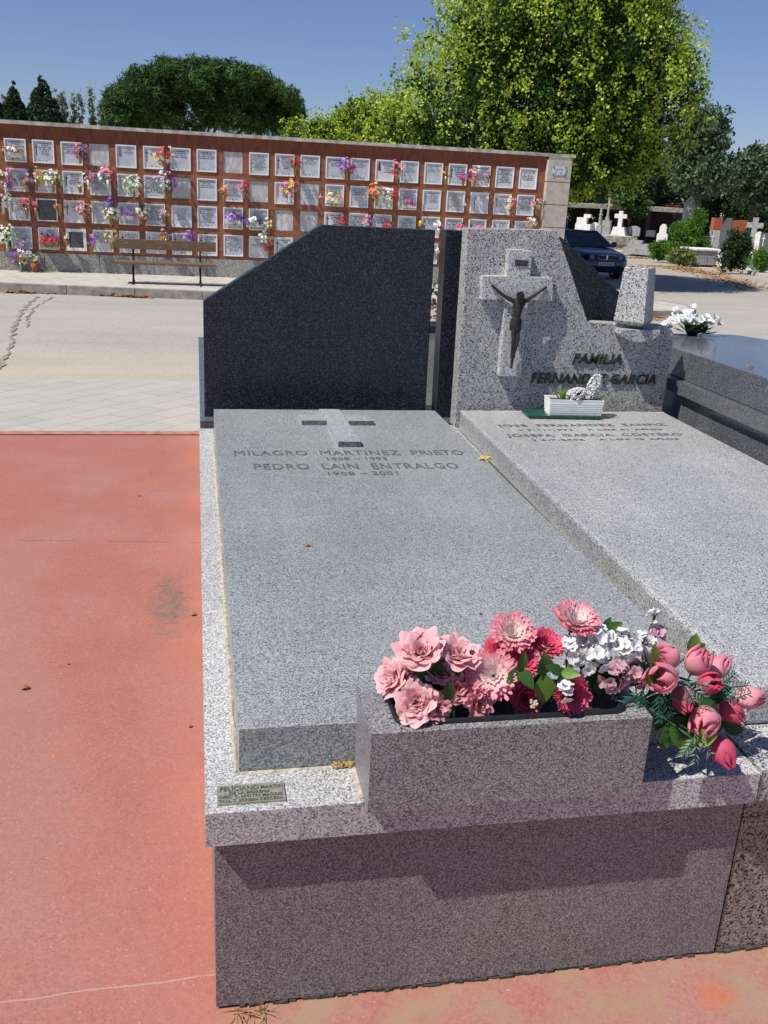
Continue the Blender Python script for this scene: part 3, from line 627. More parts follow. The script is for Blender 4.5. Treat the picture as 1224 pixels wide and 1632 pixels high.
def blossoms(loc, n, Rr, mat, label, seed, cnt=14, fr_=.016, name='silk_blossom_spray', group='white silk blossom sprays in the granite box'):
    r = random.Random(seed); o = thing(name, label, 'artificial flower', loc, 0, group); pb = PB(); sb = bmesh.new()
    N = Vector(n).normalized(); cnt = int(cnt*1.4)
    tgt = Vector((min(max(loc[0], .42), .84), .03, .70))-Vector(loc)
    for k in range(cnt):
        d = Vector((r.gauss(0, 1), r.gauss(0, 1), r.gauss(0, 1))).normalized(); d = (d+N*.8).normalized(); c = d*Rr*r.uniform(.35, 1.0)
        q = face_T(c, d, r.uniform(0, 6)); q.translation = c
        sub = PB()
        for j in range(5): wrap_petal(sub, 2*math.pi*j/5, .62, fr_*r.uniform(.85, 1.2), .8, 1.4, .0008, .1, .001, .2, rr=r, nu=5, nt_=4)
        V = np.concatenate(sub.V)@np.array(q)[:3, :3].T+np.array(q)[:3, 3]; off = sum(len(v) for v in pb.V)
        pb.V.append(V); pb.F.append(np.concatenate(sub.F)+off); pb.T.append(np.concatenate(sub.T))
        tube(sb, [c, c*.4, tgt*.15], .0011, 4, False)
    tube(sb, [tgt*.15, tgt*.5, tgt], .002, 5)
    pb.build('petals', mat, o); obj('stem', sb, M['stemg'], o); return o
Y3 = .03
def fl(px, py, y=Y3): return at(px, py, 'y', y)
for i, (px, py, y, R_, n, mt, lab) in enumerate([
    (672, 1046, .03, .052, (-.25, -.45, .85), 'rose', 'largest pale pink rose, topmost of the roses at left end of box'),
    (727, 1052, .035, .050, (.15, -.35, .9), 'rose', 'open pale pink rose right of the topmost rose'),
    (632, 1086, .05, .042, (-.8, -.3, .55), 'rose', 'leftmost pink rose leaning over the slab'),
    (662, 1122, -.012, .046, (-.1, -.75, .6), 'rose', 'pink rose hanging low over the box front edge'),
    (700, 1100, .045, .040, (.1, -.5, .8), 'rose2', 'deep pink rose shaded beneath the two top roses'),
    (757, 1120, -.005, .036, (.3, -.85, .3), 'rose2', 'dusky pink rose tucked low in the middle shade'),
    (652, 1078, .06, .044, (-.4, -.2, .9), 'rose', 'pale pink rose behind and below the topmost rose'),
    (760, 1075, .05, .036, (.3, -.3, .9), 'rose', 'small pale rose between the roses and the carnations'),
    (700, 1076, .045, .040, (.0, -.5, .85), 'rose', 'pale pink rose squeezed between the two top roses'),
    (690, 1128, -.02, .034, (.3, -.8, .4), 'rose2', 'half shaded rose right of the lowest hanging rose'),
    (728, 1100, .01, .036, (.1, -.7, .6), 'rose2', 'dusky rose below the open one right of the top rose')]):
    rose(fl(px, py, y), n, R_, PM[mt], lab, 10+i)
for i, (px, py, y, R_, n, mt, lab) in enumerate([
    (816, 1012, .05, .043, (-.1, -.55, .8), 'carn', 'round pink carnation with white heart, standing highest at left'),
    (787, 1078, .005, .050, (-.35, -.7, .6), 'carn', 'big pale carnation below the hot pink ones'),
    (833, 1056, .02, .034, (.1, -.6, .7), 'hot', 'hot pink carnation in the centre of the box'),
    (868, 1030, .045, .036, (.1, -.4, .9), 'hot', 'coral pink carnation beside the white blossoms'),
    (915, 994, .06, .046, (.1, -.35, .9), 'carn', 'topmost pale pink carnation above the white blossoms'),
    (908, 1106, -.02, .038, (.1, -.85, .4), 'hot', 'crimson carnation hanging low over the liner rim'),
    (797, 1040, .05, .034, (-.2, -.3, .9), 'hot', 'bright pink carnation behind the big pale one'),
    (835, 1112, .01, .034, (.1, -.8, .4), 'hot', 'shaded dark pink carnation at liner level')]):
    carnation(fl(px, py, y), n, R_, PM[mt], lab, 40+i)
for i, (px, py, y, R_, n, mt, lab, c) in enumerate([
    (905, 1040, .03, .030, (0, -.6, .8), 'white', 'white blossom spray left of centre, in full sun', 11),
    (948, 1022, .05, .034, (.1, -.4, .9), 'white', 'white blossom spray under the topmost carnation', 14),
    (992, 1034, .04, .040, (.1, -.4, .9), 'white', 'largest white blossom spray, in the middle', 22),
    (928, 1058, .02, .028, (0, -.7, .7), 'white', 'lower white blossom spray above the crimson carnation', 9),
    (975, 1078, .01, .036, (.1, -.7, .6), 'greyp', 'mauve blossom spray in shade under the white ones', 16),
    (1030, 1050, .05, .026, (.1, -.4, .9), 'white', 'white blossom spray touching the big tulips', 9),
    (1044, 985, .09, .014, (.4, -.1, .9), 'white', 'single white blossom tip reaching over the joint', 4),
    (1046, 1014, .08, .018, (.3, -.2, .9), 'greyp', 'tiny pink blossom tip behind the tulips', 5),
    (900, 1104, -.05, .014, (0, -.9, .4), 'white', 'few white blossoms lying on the crimson carnation', 4)]):
    blossoms(fl(px, py, y), n, R_, PM[mt], lab, 70+i, c)
for i, (px, py, y, R_, n, mt, lab, e) in enumerate([
    (1066, 1050, .03, .027, (-.75, -.35, .5), 'tul', 'upper left pink tulip with rounded petals', None),
    (1064, 1078, -.01, .030, (-.8, -.5, .2), 'tul', 'large left facing pink tulip, front of the bunch', None),
    (1108, 1062, .05, .026, (.1, -.3, .9), 'tul', 'pink tulip in the middle of the top group', None),
    (1138, 1070, .07, .023, (.5, -.1, .8), 'tul', 'rightmost pink tulip of the top group', None),
    (1086, 1106, -.01, .023, (-.1, -.8, -.3), 'tul2', 'dark crimson tulip shaded under the big left one', None),
    (1126, 1142, -.03, .029, (-.5, -.6, -.1), 'tul', 'wide pale pink tulip below the top group', (.98, .0, .66)),
    (1148, 1188, -.05, .025, (.2, -.7, -.6), 'tul2', 'lowest crimson tulip hanging over the curb', (.98, .0, .64)),
    (1184, 1112, .04, .024, (.9, -.2, .1), 'tul', 'pale tulip pointing right toward the pale slab', (.98, .03, .68)),
    (1160, 1128, .03, .022, (.5, -.4, -.5), 'tul2', 'drooping tulip beside the pale one at far right', (.98, .03, .67)),
    (1122, 1090, .02, .022, (.2, -.6, .4), 'tul2', 'crimson tulip half hidden in the bunch centre', None)]):
    tulip(fl(px, py, y), n, R_, PM[mt], lab, 90+i, opened=[.1, .38, .2, .1, .1, .3, .1, .15, .1, .3][i], end=e)
for i, (px, py, y, R_, mt, lab, c) in enumerate([
    (862, 1052, .03, .026, 'greyp', 'mauve filler blossoms right of the central hot pink carnation', 12), (945, 1048, .02, .028, 'white', 'white filler blossoms packed above the crimson carnation', 12),
    (1010, 1072, .03, .026, 'greyp', 'mauve filler blossoms beside the wire stalks', 12), (1020, 1028, .06, .028, 'white', 'white filler blossoms nearest the bunch of tulips', 12), (742, 1082, .05, .022, 'greyp', 'mauve filler blossoms behind the big pale carnation', 9)]):
    blossoms(fl(px, py, y), (0, -.6, .8), R_, PM[mt], lab, 120+i, c)
def leafspray(px, py, y, label, items, seed, group='loose silk leaves among the flowers'):
    loc = fl(px, py, y); o = thing('silk_leaf_spray', label, 'artificial leaves', loc, 0, group); pb = PB()
    for (dx, dy, dz, L, w, b_, tn) in items: leaf(pb, (0, 0, 0), (dx, dy, dz), L, w, b_, tn, up=Vector((.1, -.8, .5)))
    pb.build('leaves', M['leaf'], o); e = Vector((min(max(loc[0], .42), .9), .03, .69))-loc; stem_obj(o, [(0, 0, 0), e*.5+Vector((0, 0, .004)), e]); return o
leafspray(708, 1118, -.02, 'dark green leaves in the gap between low roses', [(-.1, -.4, -1, .06, .017, .3, .1), (.25, -.5, -.9, .055, .016, .3, .15), (.1, -.3, .8, .05, .016, .2, .3)], 1)
leafspray(866, 1075, -.01, 'broad olive leaf standing in the middle of box', [(.05, -.3, -1, .062, .024, .1, .75), (-.05, -.2, .9, .05, .020, .2, .6)], 2)
leafspray(828, 1068, -.02, 'small green leaves below the hot pink carnation', [(.1, -.3, .9, .045, .012, .2, .6), (.5, -.6, -.5, .045, .015, .2, .45), (-.6, -.4, -.3, .04, .013, .1, .4)], 3)
leafspray(895, 1072, -.03, 'bright green leaves below the left white blossoms', [(.4, -.5, .2, .04, .012, .2, .8), (.2, -.3, -.8, .038, .012, .2, .5), (-.8, -.2, .5, .04, .012, .2, .4)], 4)
leafspray(1040, 1058, .0, 'yellow green leaves left of the big tulips', [(-.1, -.2, 1, .05, .013, .1, .95), (.0, -.3, -1, .06, .014, .1, .6)], 5)
leafspray(1105, 1178, -.06, 'lime green leaf below the wide pale tulip', [(.9, -.4, .35, .048, .019, .2, 1.0), (-.6, -.3, -.6, .045, .016, .2, .7)], 6)
leafspray(1070, 1150, -.02, 'large olive leaves shaded under the tulips', [(.4, -.5, -.8, .065, .024, .2, .6), (-.3, -.5, -.9, .06, .022, .2, .5), (.9, -.2, -.3, .06, .02, .2, .5)], 7)
leafspray(1100, 1040, .09, 'olive leaf behind the top tulips', [(.3, .1, 1, .045, .018, .1, .75), (.9, 0, .5, .04, .015, .1, .5)], 8)
leafspray(960, 1010, .07, 'green leaf lying above the white blossoms', [(.9, 0, .5, .05, .014, .1, .6), (.5, .2, .9, .04, .012, .1, .4)], 9)
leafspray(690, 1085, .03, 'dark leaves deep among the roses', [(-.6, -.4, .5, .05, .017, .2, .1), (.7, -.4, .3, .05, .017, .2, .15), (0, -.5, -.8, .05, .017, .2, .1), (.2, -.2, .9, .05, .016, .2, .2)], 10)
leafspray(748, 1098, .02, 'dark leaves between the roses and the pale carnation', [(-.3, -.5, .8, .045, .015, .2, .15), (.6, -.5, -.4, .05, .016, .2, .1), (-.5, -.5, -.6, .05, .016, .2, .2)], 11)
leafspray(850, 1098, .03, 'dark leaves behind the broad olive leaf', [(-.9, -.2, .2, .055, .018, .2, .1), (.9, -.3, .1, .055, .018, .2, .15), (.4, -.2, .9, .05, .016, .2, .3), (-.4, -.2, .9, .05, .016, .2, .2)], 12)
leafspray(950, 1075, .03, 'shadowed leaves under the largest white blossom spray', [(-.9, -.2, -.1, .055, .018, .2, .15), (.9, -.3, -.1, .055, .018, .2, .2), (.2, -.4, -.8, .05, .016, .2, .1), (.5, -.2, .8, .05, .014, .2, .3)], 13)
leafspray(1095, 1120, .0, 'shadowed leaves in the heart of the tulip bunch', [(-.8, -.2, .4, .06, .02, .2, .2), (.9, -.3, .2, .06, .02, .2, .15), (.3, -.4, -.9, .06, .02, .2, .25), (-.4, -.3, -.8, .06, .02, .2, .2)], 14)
leafspray(1120, 1110, .06, 'added olive leaves behind the lower tulips, shading the ledge', [(-.9, -.1, .3, .07, .024, .2, .3), (.9, -.1, .3, .07, .024, .2, .25), (.5, .3, -.6, .07, .024, .2, .2), (-.3, .3, -.8, .07, .024, .2, .3), (.1, .2, .9, .06, .02, .2, .4)], 15)  # these last sprays are added to cast shade on the ledge
leafspray(1060, 1125, .04, 'added dark leaves against the right end of the box, shading the ledge', [(-.7, -.3, .4, .065, .022, .2, .15), (.9, -.2, .1, .07, .022, .2, .2), (.4, -.4, -.8, .065, .022, .2, .15), (-.2, -.2, -.9, .06, .022, .2, .2)], 16)
leafspray(1150, 1150, .05, 'added dark leaves under the drooping tulips, shading the ledge', [(-.8, -.2, -.1, .07, .022, .2, .2), (.8, -.2, -.3, .06, .022, .2, .2), (.1, .3, -.7, .06, .022, .2, .15)], 17)
leafspray(1090, 1160, .03, 'added leaves beneath the needle sprigs, shading the ledge', [(-.8, -.3, -.2, .07, .024, .2, .15), (.8, -.3, -.4, .07, .024, .2, .2), (.1, .4, -.7, .06, .022, .2, .15)], 18)
def sprig(px, py, y, d, L, label, seed, tone):
    loc = fl(px, py, y); r = random.Random(seed); o = thing('silk_fern_sprig', label, 'artificial leaves', loc, 0, 'needle leaved sprigs among the tulips'); pb = PB(); d = Vector(d).normalized(); bm = bmesh.new()
    side = d.cross(Vector((0, -1, .3))).normalized(); tips = []
    for br in range(3):
        ang = (br-1)*.55+r.uniform(-.15, .15); dd = (d*math.cos(ang)+side*math.sin(ang)).normalized(); LL = L*r.uniform(.7, 1.05)
        for k in range(6):
            p = dd*LL*(.25+.75*k/6); s2 = dd.cross(Vector((0, -1, .3))).normalized()
            for sgn in (-1, 1): leaf(pb, p, dd*.7+s2*sgn*r.uniform(.5, 1.1)+Vector((0, r.uniform(-.5, .3), 0)), L*.26*r.uniform(.7, 1.3), .0016, .5, tone*r.uniform(.6, 1.1), up=Vector((.1, -.8, .5)), n=4)
        tube(bm, [(0, 0, 0), dd*LL*.5, dd*LL], .0013, 5)
    e = Vector((.90, .04, .69))-loc; tube(bm, [(0, 0, 0), e*.5, e], .0015, 5)
    pb.build('needles', M['fern'], o); obj('stem', bm, M['fern'], o); return o
sprig(1050, 1095, -.03, (.3, -.3, -.7), .075, 'blue green needle sprig under the big left tulip', 1, .55)
sprig(1085, 1085, -.04, (.8, -.4, -.5), .06, 'pale grey needle sprig crossing the tulip bunch', 2, 1.)
sprig(1110, 1170, -.07, (0, -.3, -1), .065, 'frosted needle sprig hanging over the curb edge', 3, 1.1)
sprig(1140, 1098, .03, (1, -.2, .1), .08, 'needle sprig pointing right beside the pale tulip', 4, .7)
sprig(1025, 1100, -.02, (-.3, -.3, -.8), .06, 'green needle sprig at the box right corner', 5, .45)
sprig(1010, 1065, .02, (.6, -.3, .2), .06, 'green needle sprig between blossoms and tulips', 6, .4)
# thin stalks of the blossoms lying over the right end
bm = bmesh.new(); r_ = random.Random(5)
SB = thing('stalk_bundle', 'bundle of thin green wire stalks at the right end of the box', 'artificial stalks', fl(1020, 1078, .02))
for k in range(12): tube(bm, [(-.05, .01, -.012+.004*k-.02), (0, -.004*(k % 3), -.02+.0045*k), (.05, r_.uniform(-.02, .02), -.03+.006*k)], .0016, 5)
obj('stalks', bm, M['stemg'], SB)
bm = bmesh.new(); DF = thing('dried_flower', 'tiny dried cream flower head tied on the liner rim', 'dried flower', fl(850, 1122, -.035)); r_ = random.Random(9)
for k in range(22): bmesh.ops.create_icosphere(bm, subdivisions=1, radius=.003, matrix=Matrix.Translation((r_.uniform(-.007, .007), r_.uniform(-.005, .005), r_.uniform(-.006, .010))))
obj('flower_head', bm, plain('dried_cream', (.45, .42, .30), .9, .3, 200), DF); stem_obj(DF, [(0, 0, -.002), (.002, -.002, -.016)], .0015)
# ---------------------------------------------------------------- white trough, tray, hyacinths
TR = thing('plastic_tray', 'dark green plastic tray under the white trough, before family headstone', 'tray', (1.80, 2.86, .6455), R(-3))
def openbox(bm, w0, d0, w1, d1, h, t, M=None):
    a = [(-w0, -d0), (w0, -d0), (w0, d0), (-w0, d0)]; b = [(-w1, -d1), (w1, -d1), (w1, d1), (-w1, d1)]
    sc = lambda L, e: [(x-math.copysign(e, x), y-math.copysign(e, y)) for x, y in L]
    rg = [[bm.verts.new((x, y, z)) for x, y in L] for L, z in ((a, 0), (b, h), (sc(b, t), h), (sc(a, t), t))]
    for p, q in zip(rg, rg[1:]):
        for i in range(4): j = (i+1) % 4; bm.faces.new((p[i], p[j], q[j], q[i]))
    bm.faces.new(rg[0][::-1]); bm.faces.new(rg[-1]); bmesh.ops.recalc_face_normals(bm, faces=bm.faces[:]); return bm
o = obj('tray_body', openbox(bmesh.new(), .185, .062, .195, .07, .018, .004), M['plastic_g'], TR, bevel=.002)
FT = thing('flower_trough', 'white ribbed plastic flower trough standing on the green tray', 'flower trough', (1.862, 2.862, .6505), R(-4))
bm = openbox(bmesh.new(), .132, .046, .142, .056, .092, .005)
obj('trough_body', bm, M['plastic_w'], FT, bevel=.002)
bm = bmesh.new()
for k in range(6):
    z = .014+.011*k; w, d = .134+.0009*k, .048+.0009*k
    for a in ((-w-.002, w+.002, -d-.0025, -d), (-w-.0025, -w, -d, d)): box(bm, a[0], a[1], a[2], a[3], z, z+.005)
obj('ribs', bm, M['plastic_w'], FT); obj('soil', bx(-.132, .132, -.044, .044, .075, .080), M['soil'], FT)
def hyacinth(loc, axis, L, label, seed):
    r = random.Random(seed); o = thing('hyacinth', label, 'flower', loc, 0, 'hyacinths in the white trough'); pb = PB(); ax = Vector(axis).normalized()
    for k in range(110):
        t = r.random(); a = r.uniform(0, 6.28); q = face_T(None, ax); rad = .026*math.sin(math.pi*(.15+.75*t))+.004
        c = ax*L*(.25+.75*t)+q@Vector((math.cos(a), math.sin(a), 0))*rad; nrm = (q@Vector((math.cos(a), math.sin(a), .3))).normalized(); T = face_T(None, nrm, r.uniform(0, 6))
        for j in range(4):
            d = T@Vector((math.cos(j*1.57), math.sin(j*1.57), .5)); leaf(pb, c, d, .014, .0055, .2, .95, n=4)
    pb.build('petals', PM['white'], o); stem_obj(o, [(0, 0, -.02), ax*L*.5, ax*L*.9], .004); return o
def tr(dx, dy, dz): return Vector((1.862+dx, 2.862+dy, .6505+dz))
hyacinth(tr(-.065, -.01, .085), (.75, -.2, .35), .115, 'white hyacinth leaning low at left of trough', 1)
hyacinth(tr(.085, .0, .085), (.2, -.1, 1), .125, 'white hyacinth upright at right of trough', 2)
LV = thing('foliage_plant', 'bright green strap leaves in the white trough', 'plant', tr(0, 0, .08)); pb = PB()
for dx, d, L, tn in ((-.075, (-.4, -.2, .8), .09, .95), (-.065, (-.1, -.4, .7), .08, .9), (-.08, (-.5, -.1, .4), .07, .9), (.04, (-.2, -.6, .6), .07, .95), (.10, (.9, -.3, .4), .10, .8), (.09, (.8, -.5, .1), .08, .85), (.0, (.5, -.5, .3), .06, .4), (-.02, (-.3, -.6, .3), .05, .4), (.07, (.5, -.7, .2), .06, .7)):
    leaf(pb, (dx, -.02, .0), d, L, .010, -.3, tn)
pb.build('leaves', M['leaf'], LV)
RV = thing('red_sprig', 'reddish brown leafy sprig between the two hyacinths', 'plant', tr(.02, 0, .08)); pb = PB(); r_ = random.Random(4)
for k in range(26): leaf(pb, (r_.uniform(-.03, .03), r_.uniform(-.01, .02), r_.uniform(0, .05)), (r_.uniform(-1, 1), r_.uniform(-1, .3), r_.uniform(0, 1)), .028, .007, .2, r_.random())
pb.build('leaves', attr_mat('red_leaf', [(0, (.16, .02, .015)), (1, (.30, .14, .03))], .5), RV)
# little things lying about
def crumb(name, label, cat, loc, mat, s, seed=1):
    r = random.Random(seed); pb = PB(); o = thing(name, label, cat, loc)
    leaf(pb, (-s/2, 0, .002), (1, .2, .1), s, s*.3, .2, .5); leaf(pb, (0, 0, .003), (.3, 1, .3), s*.6, s*.2, .3, .3); pb.build('dry_leaf', mat, o); return o
M['dry'] = attr_mat('dry_leaf', [(0, (.16, .07, .03)), (.5, (.36, .19, .07)), (1, (.55, .36, .16))], .8, .1)
crumb('dry_leaf', 'curled dry brown leaf in the middle of the nearest slab', 'leaf', (.31, 1.129, .638), M['dry'], .022)
crumb('dry_leaf', 'small dry leaf above the flowers on the nearest slab', 'leaf', at(766, 979, 'z', .6375), M['dry'], .012)
M['yellow'] = attr_mat('yellow_leaf', [(0, (.55, .38, .05)), (1, (.70, .55, .12))], .8, .1)
crumb('yellow_leaf', 'yellow leaves lying in the joint between the two slabs', 'leaf', at(776, 732, 'z', .642), M['yellow'], .07)
crumb('dry_leaf', 'pale dry leaf lying on the charcoal slab at right', 'leaf', at(1197, 584, 'z', .958), M['dry'], .05)
crumb('twig', 'short dark twig on the red pavement near the curb', 'twig', at(303, 1158, 'z', .008), M['dry'], .018)
o = thing('weed_tuft', 'dry weed tuft at the foot of the nearest tomb corner', 'weed', (.055, -.02, .004)); pb = PB(); r_ = random.Random(8)
for k in range(34): leaf(pb, (r_.uniform(-.02, .05), r_.uniform(-.012, .01), 0), (r_.uniform(-.6, 1), r_.uniform(-1, .2), r_.uniform(.1, .8)), r_.uniform(.02, .05), .0012, .4, r_.random(), n=4)
pb.build('blades', M['dry'], o)
bm = bmesh.new(); r_ = random.Random(12)     # rough dark bedding along the foot of the two tombs
x = .05
while x < 2.4:
    w = r_.uniform(.006, .02); box(bm, x, x+w, .002-r_.uniform(0, .008), .02, .004, .008+r_.uniform(0, .005)); x += w
tag(obj('mortar_bedding', bm, plain('dirty_bedding', (.06, .05, .038), .95, .5, 60)), 'dark crumbling mortar bedding along the foot of the front tombs', 'mortar')
crumb('twig', 'tiny dark twig high on the red pavement', 'twig', at(221, 790, 'z', .008), M['dry'], .02)
crumb('twig', 'bent dark twig lying right beside the curb', 'twig', at(309, 980, 'z', .008), M['dry'], .03)
crumb('dry_leaf', 'pale crumpled leaf at the left edge of the red pavement', 'leaf', at(40, 1097, 'z', .010), M['dry'], .035)
crumb('twig', 'short twig left of the middle of the red pavement', 'twig', at(108, 1058, 'z', .008), M['dry'], .014)
# white flowers at the head of the charcoal tomb
def bigbouquet(loc, label):
    o = thing('white_bouquet', label, 'bouquet', loc); r = random.Random(6); pb = PB(); lf = PB()
    for k in range(110):
        c = Vector((r.gauss(0, .06), r.gauss(0, .045), .075+abs(r.gauss(0, .026))-abs(r.gauss(0, .012)))); c.x = max(-.15, min(.15, c.x*1.15))
        if k > 100: c = Vector((-.17+r.uniform(-.03, .03), -.02, .045+r.uniform(-.01, .02)))
        T = face_T(None, (c.x*6, c.y*4-.5, 1), r.uniform(0, 6)); T.translation = c; sub = PB()
        for j in range(6): wrap_petal(sub, 2*math.pi*j/6, .5, 0.03*r.uniform(.8, 1.2), .5, 1.2, .001, .1, .003, .2, rr=r, nu=5, nt_=5)
        V = np.concatenate(sub.V)@np.array(T)[:3, :3].T+np.array(T)[:3, 3]; off = sum(len(v) for v in pb.V); pb.V.append(V); pb.F.append(np.concatenate(sub.F)+off); pb.T.append(np.concatenate(sub.T))
    for k in range(60):
        a = r.uniform(0, 6.28); leaf(lf, (r.uniform(-.06, .08), r.uniform(-.04, .04), r.uniform(.0, .05)), (math.cos(a)*1.2, math.sin(a)-.3, r.uniform(-.1, .7)), r.uniform(.05, .10), .015, -.2, r.uniform(.1, .8))
    pb.build('petals', PM['white'], o); lf.build('leaves', M['leaf'], o)
    obj('holder', lathe(bmesh.new(), [(.03, 0), (.05, .03), (.045, .04)], 14), M['plastic_b'], o, True)
bigbouquet(Vector((2.99, 3.82, .94)), 'bunch of white silk flowers lying at the head of the charcoal tomb')
o = thing('pink_bouquet', 'pink flowers with leaves glimpsed in the gap between dark headstones', 'bouquet', (1.98, 6.62, .586)); pb = PB(); r_ = random.Random(11)
for k in range(70): leaf(pb, (r_.uniform(-.14, .14), r_.uniform(-.06, .06), r_.uniform(.02, .2)), (r_.uniform(-1, 1), r_.uniform(-1, 1), r_.uniform(0, 1)), .06, .02, .3, r_.random())
pb.build('petals', PM['tul'], o); pb = PB()
for k in range(90): leaf(pb, (r_.uniform(-.12, .16), r_.uniform(-.06, .06), r_.uniform(.15, .36)), (r_.uniform(-1, 1), r_.uniform(-1, 1), r_.uniform(0, 1)), .06, .015, .3, r_.uniform(.2, 1))
pb.build('leaves', M['leaf'], o)
# ---------------------------------------------------------------- niche wall
YW = 18.1; KW = (YW-CC[1])/(15.796-CC[1])
def kz(z): return CC[2]+(z-CC[2])*KW
def kx(x): return CC[0]+(x-CC[0])*KW
PX0 = kx(-3.0783); PP = .4411*KW; RT = kz(2.1643); RP = (2.1643-1.7047)*KW; PH = (2.1643-1.8042)*KW; PWD = .335*KW/1.0
ZB0 = kz(.369); ZBT = kz(2.3811); XR = kx(6.236); XR2 = kx(6.66); XL = PX0-PP*9-.05
NW = thing('niche_wall', 'long red brick niche wall with four rows of white memorial plaques', 'columbarium wall', ((XL+XR)/2, YW+.3, PZ))
bm = bmesh.new(); box(bm, XL, XR, YW+.06, YW+.72, PZ+.001, ZBT-.001)     # backing
NR = 4; NC = 21
zt = [RT-RP*r for r in range(NR)]; strips = [ZBT-.25] + [z-PH+.006 for z in zt]
for r in range(NR):       # horizontal courses between the openings
    hi = (ZBT-.25) if r == 0 else zt[r-1]-PH+.006; box(bm, XL, XR, YW, YW+.0595, zt[r]-.006, hi)
box(bm, XL, XR, YW, YW+.0595, ZB0, zt[3]-PH+.006)
for r in range(NR):
    for k in range(-9, NC+1):
        x0 = PX0+PP*(k-1)+PWD-.006 if k > -9 else XL; x1 = PX0+PP*k+.006 if k < NC else XR
        box(bm, x0, x1, YW+.0003, YW+.0592, zt[r]-PH+.006, zt[r]-.006)
wobj('brickwork', bm, M['brick'], NW, 0)
wobj('soldier_course', bx(XL, XR, YW-.002, YW+.059, ZBT-.25, ZBT), M['soldier'], NW, 0)
bm = bmesh.new(); x = XL; 
while x < XR: box(bm, x+.004, min(x+1.02, XR), YW-.012, YW+.0585, PZ+.001, ZB0-.001); x += 1.026
wobj('stone_base', bm, M['concrete'], NW, 0)
bm = bmesh.new(); x = XL-.1; r_ = random.Random(3)
while x < XR+.52: box(bm, x+.003, min(x+1.5, XR2+.12), YW-.07+r_.uniform(-.004, .004), YW+.80, ZBT+.001, ZBT+.064+r_.uniform(-.004, .004)); x += 1.503
wobj('coping', bm, M['cope'], NW, .004)
zj = [kz(2.335)] + [kz(z) for z in (1.953, 1.561, 1.163, .77, .38)] + [PZ+.002]; r_ = random.Random(8)
for a, b in zip(zj, zj[1:]): wobj('pillar_block', bx(XR+.001, XR2+.02, YW-.15, YW+.72, b+.008, a-.008), M['block'], NW, .006)
wobj('pillar_core', bx(XR+.03, XR2-.01, YW-.12, YW+.70, PZ+.001, ZBT), M['kerbm'], NW, 0)
sg = wobj('number_plate', bx(kx(6.325), kx(6.57), YW-.162, YW-.151, kz(2.075), kz(2.215)), plain('enamel_plate', (.55, .58, .66), .4, .1, 20), NW, .002)
text(sg, 'CUARTEL', kx(6.345), YW-.162, kz(2.150), .19, .04, plain('blue_letters', (.06, .08, .25), .5, .2, 30), plane='y', name='plate_letters')
text(sg, 'D 1 A', kx(6.36), YW-.162, kz(2.095), .16, .035, plain('blue_letters2', (.06, .08, .25), .5, .2, 30), plane='y', name='plate_letters')
bm = bmesh.new()
for px_, pz_ in ((6.333, 2.205), (6.562, 2.205), (6.333, 2.085), (6.562, 2.085)): box(bm, kx(px_)-.012, kx(px_)+.012, YW-.168, YW-.1625, kz(pz_)-.012, kz(pz_)+.012)
wobj('plate_screws', bm, M['iron'], sg, 0)
# plaques
M['panelA'] = plain('pale_plaque', (.66, .67, .68), .3, .10, 9); M['panelB'] = plain('cool_plaque', (.52, .55, .59), .25, .12, 9)
M['panelD'] = plain('dark_plaque', (.07, .085, .095), .2, .2, 9); M['frame'] = plain('white_frame', (.82, .81, .77), .6, .05, 20)
M['ink'] = plain('engraved_paint', (.035, .035, .04), .6, .3, 60); M['inkl'] = plain('faded_paint', (.17, .17, .18), .6, .3, 60)
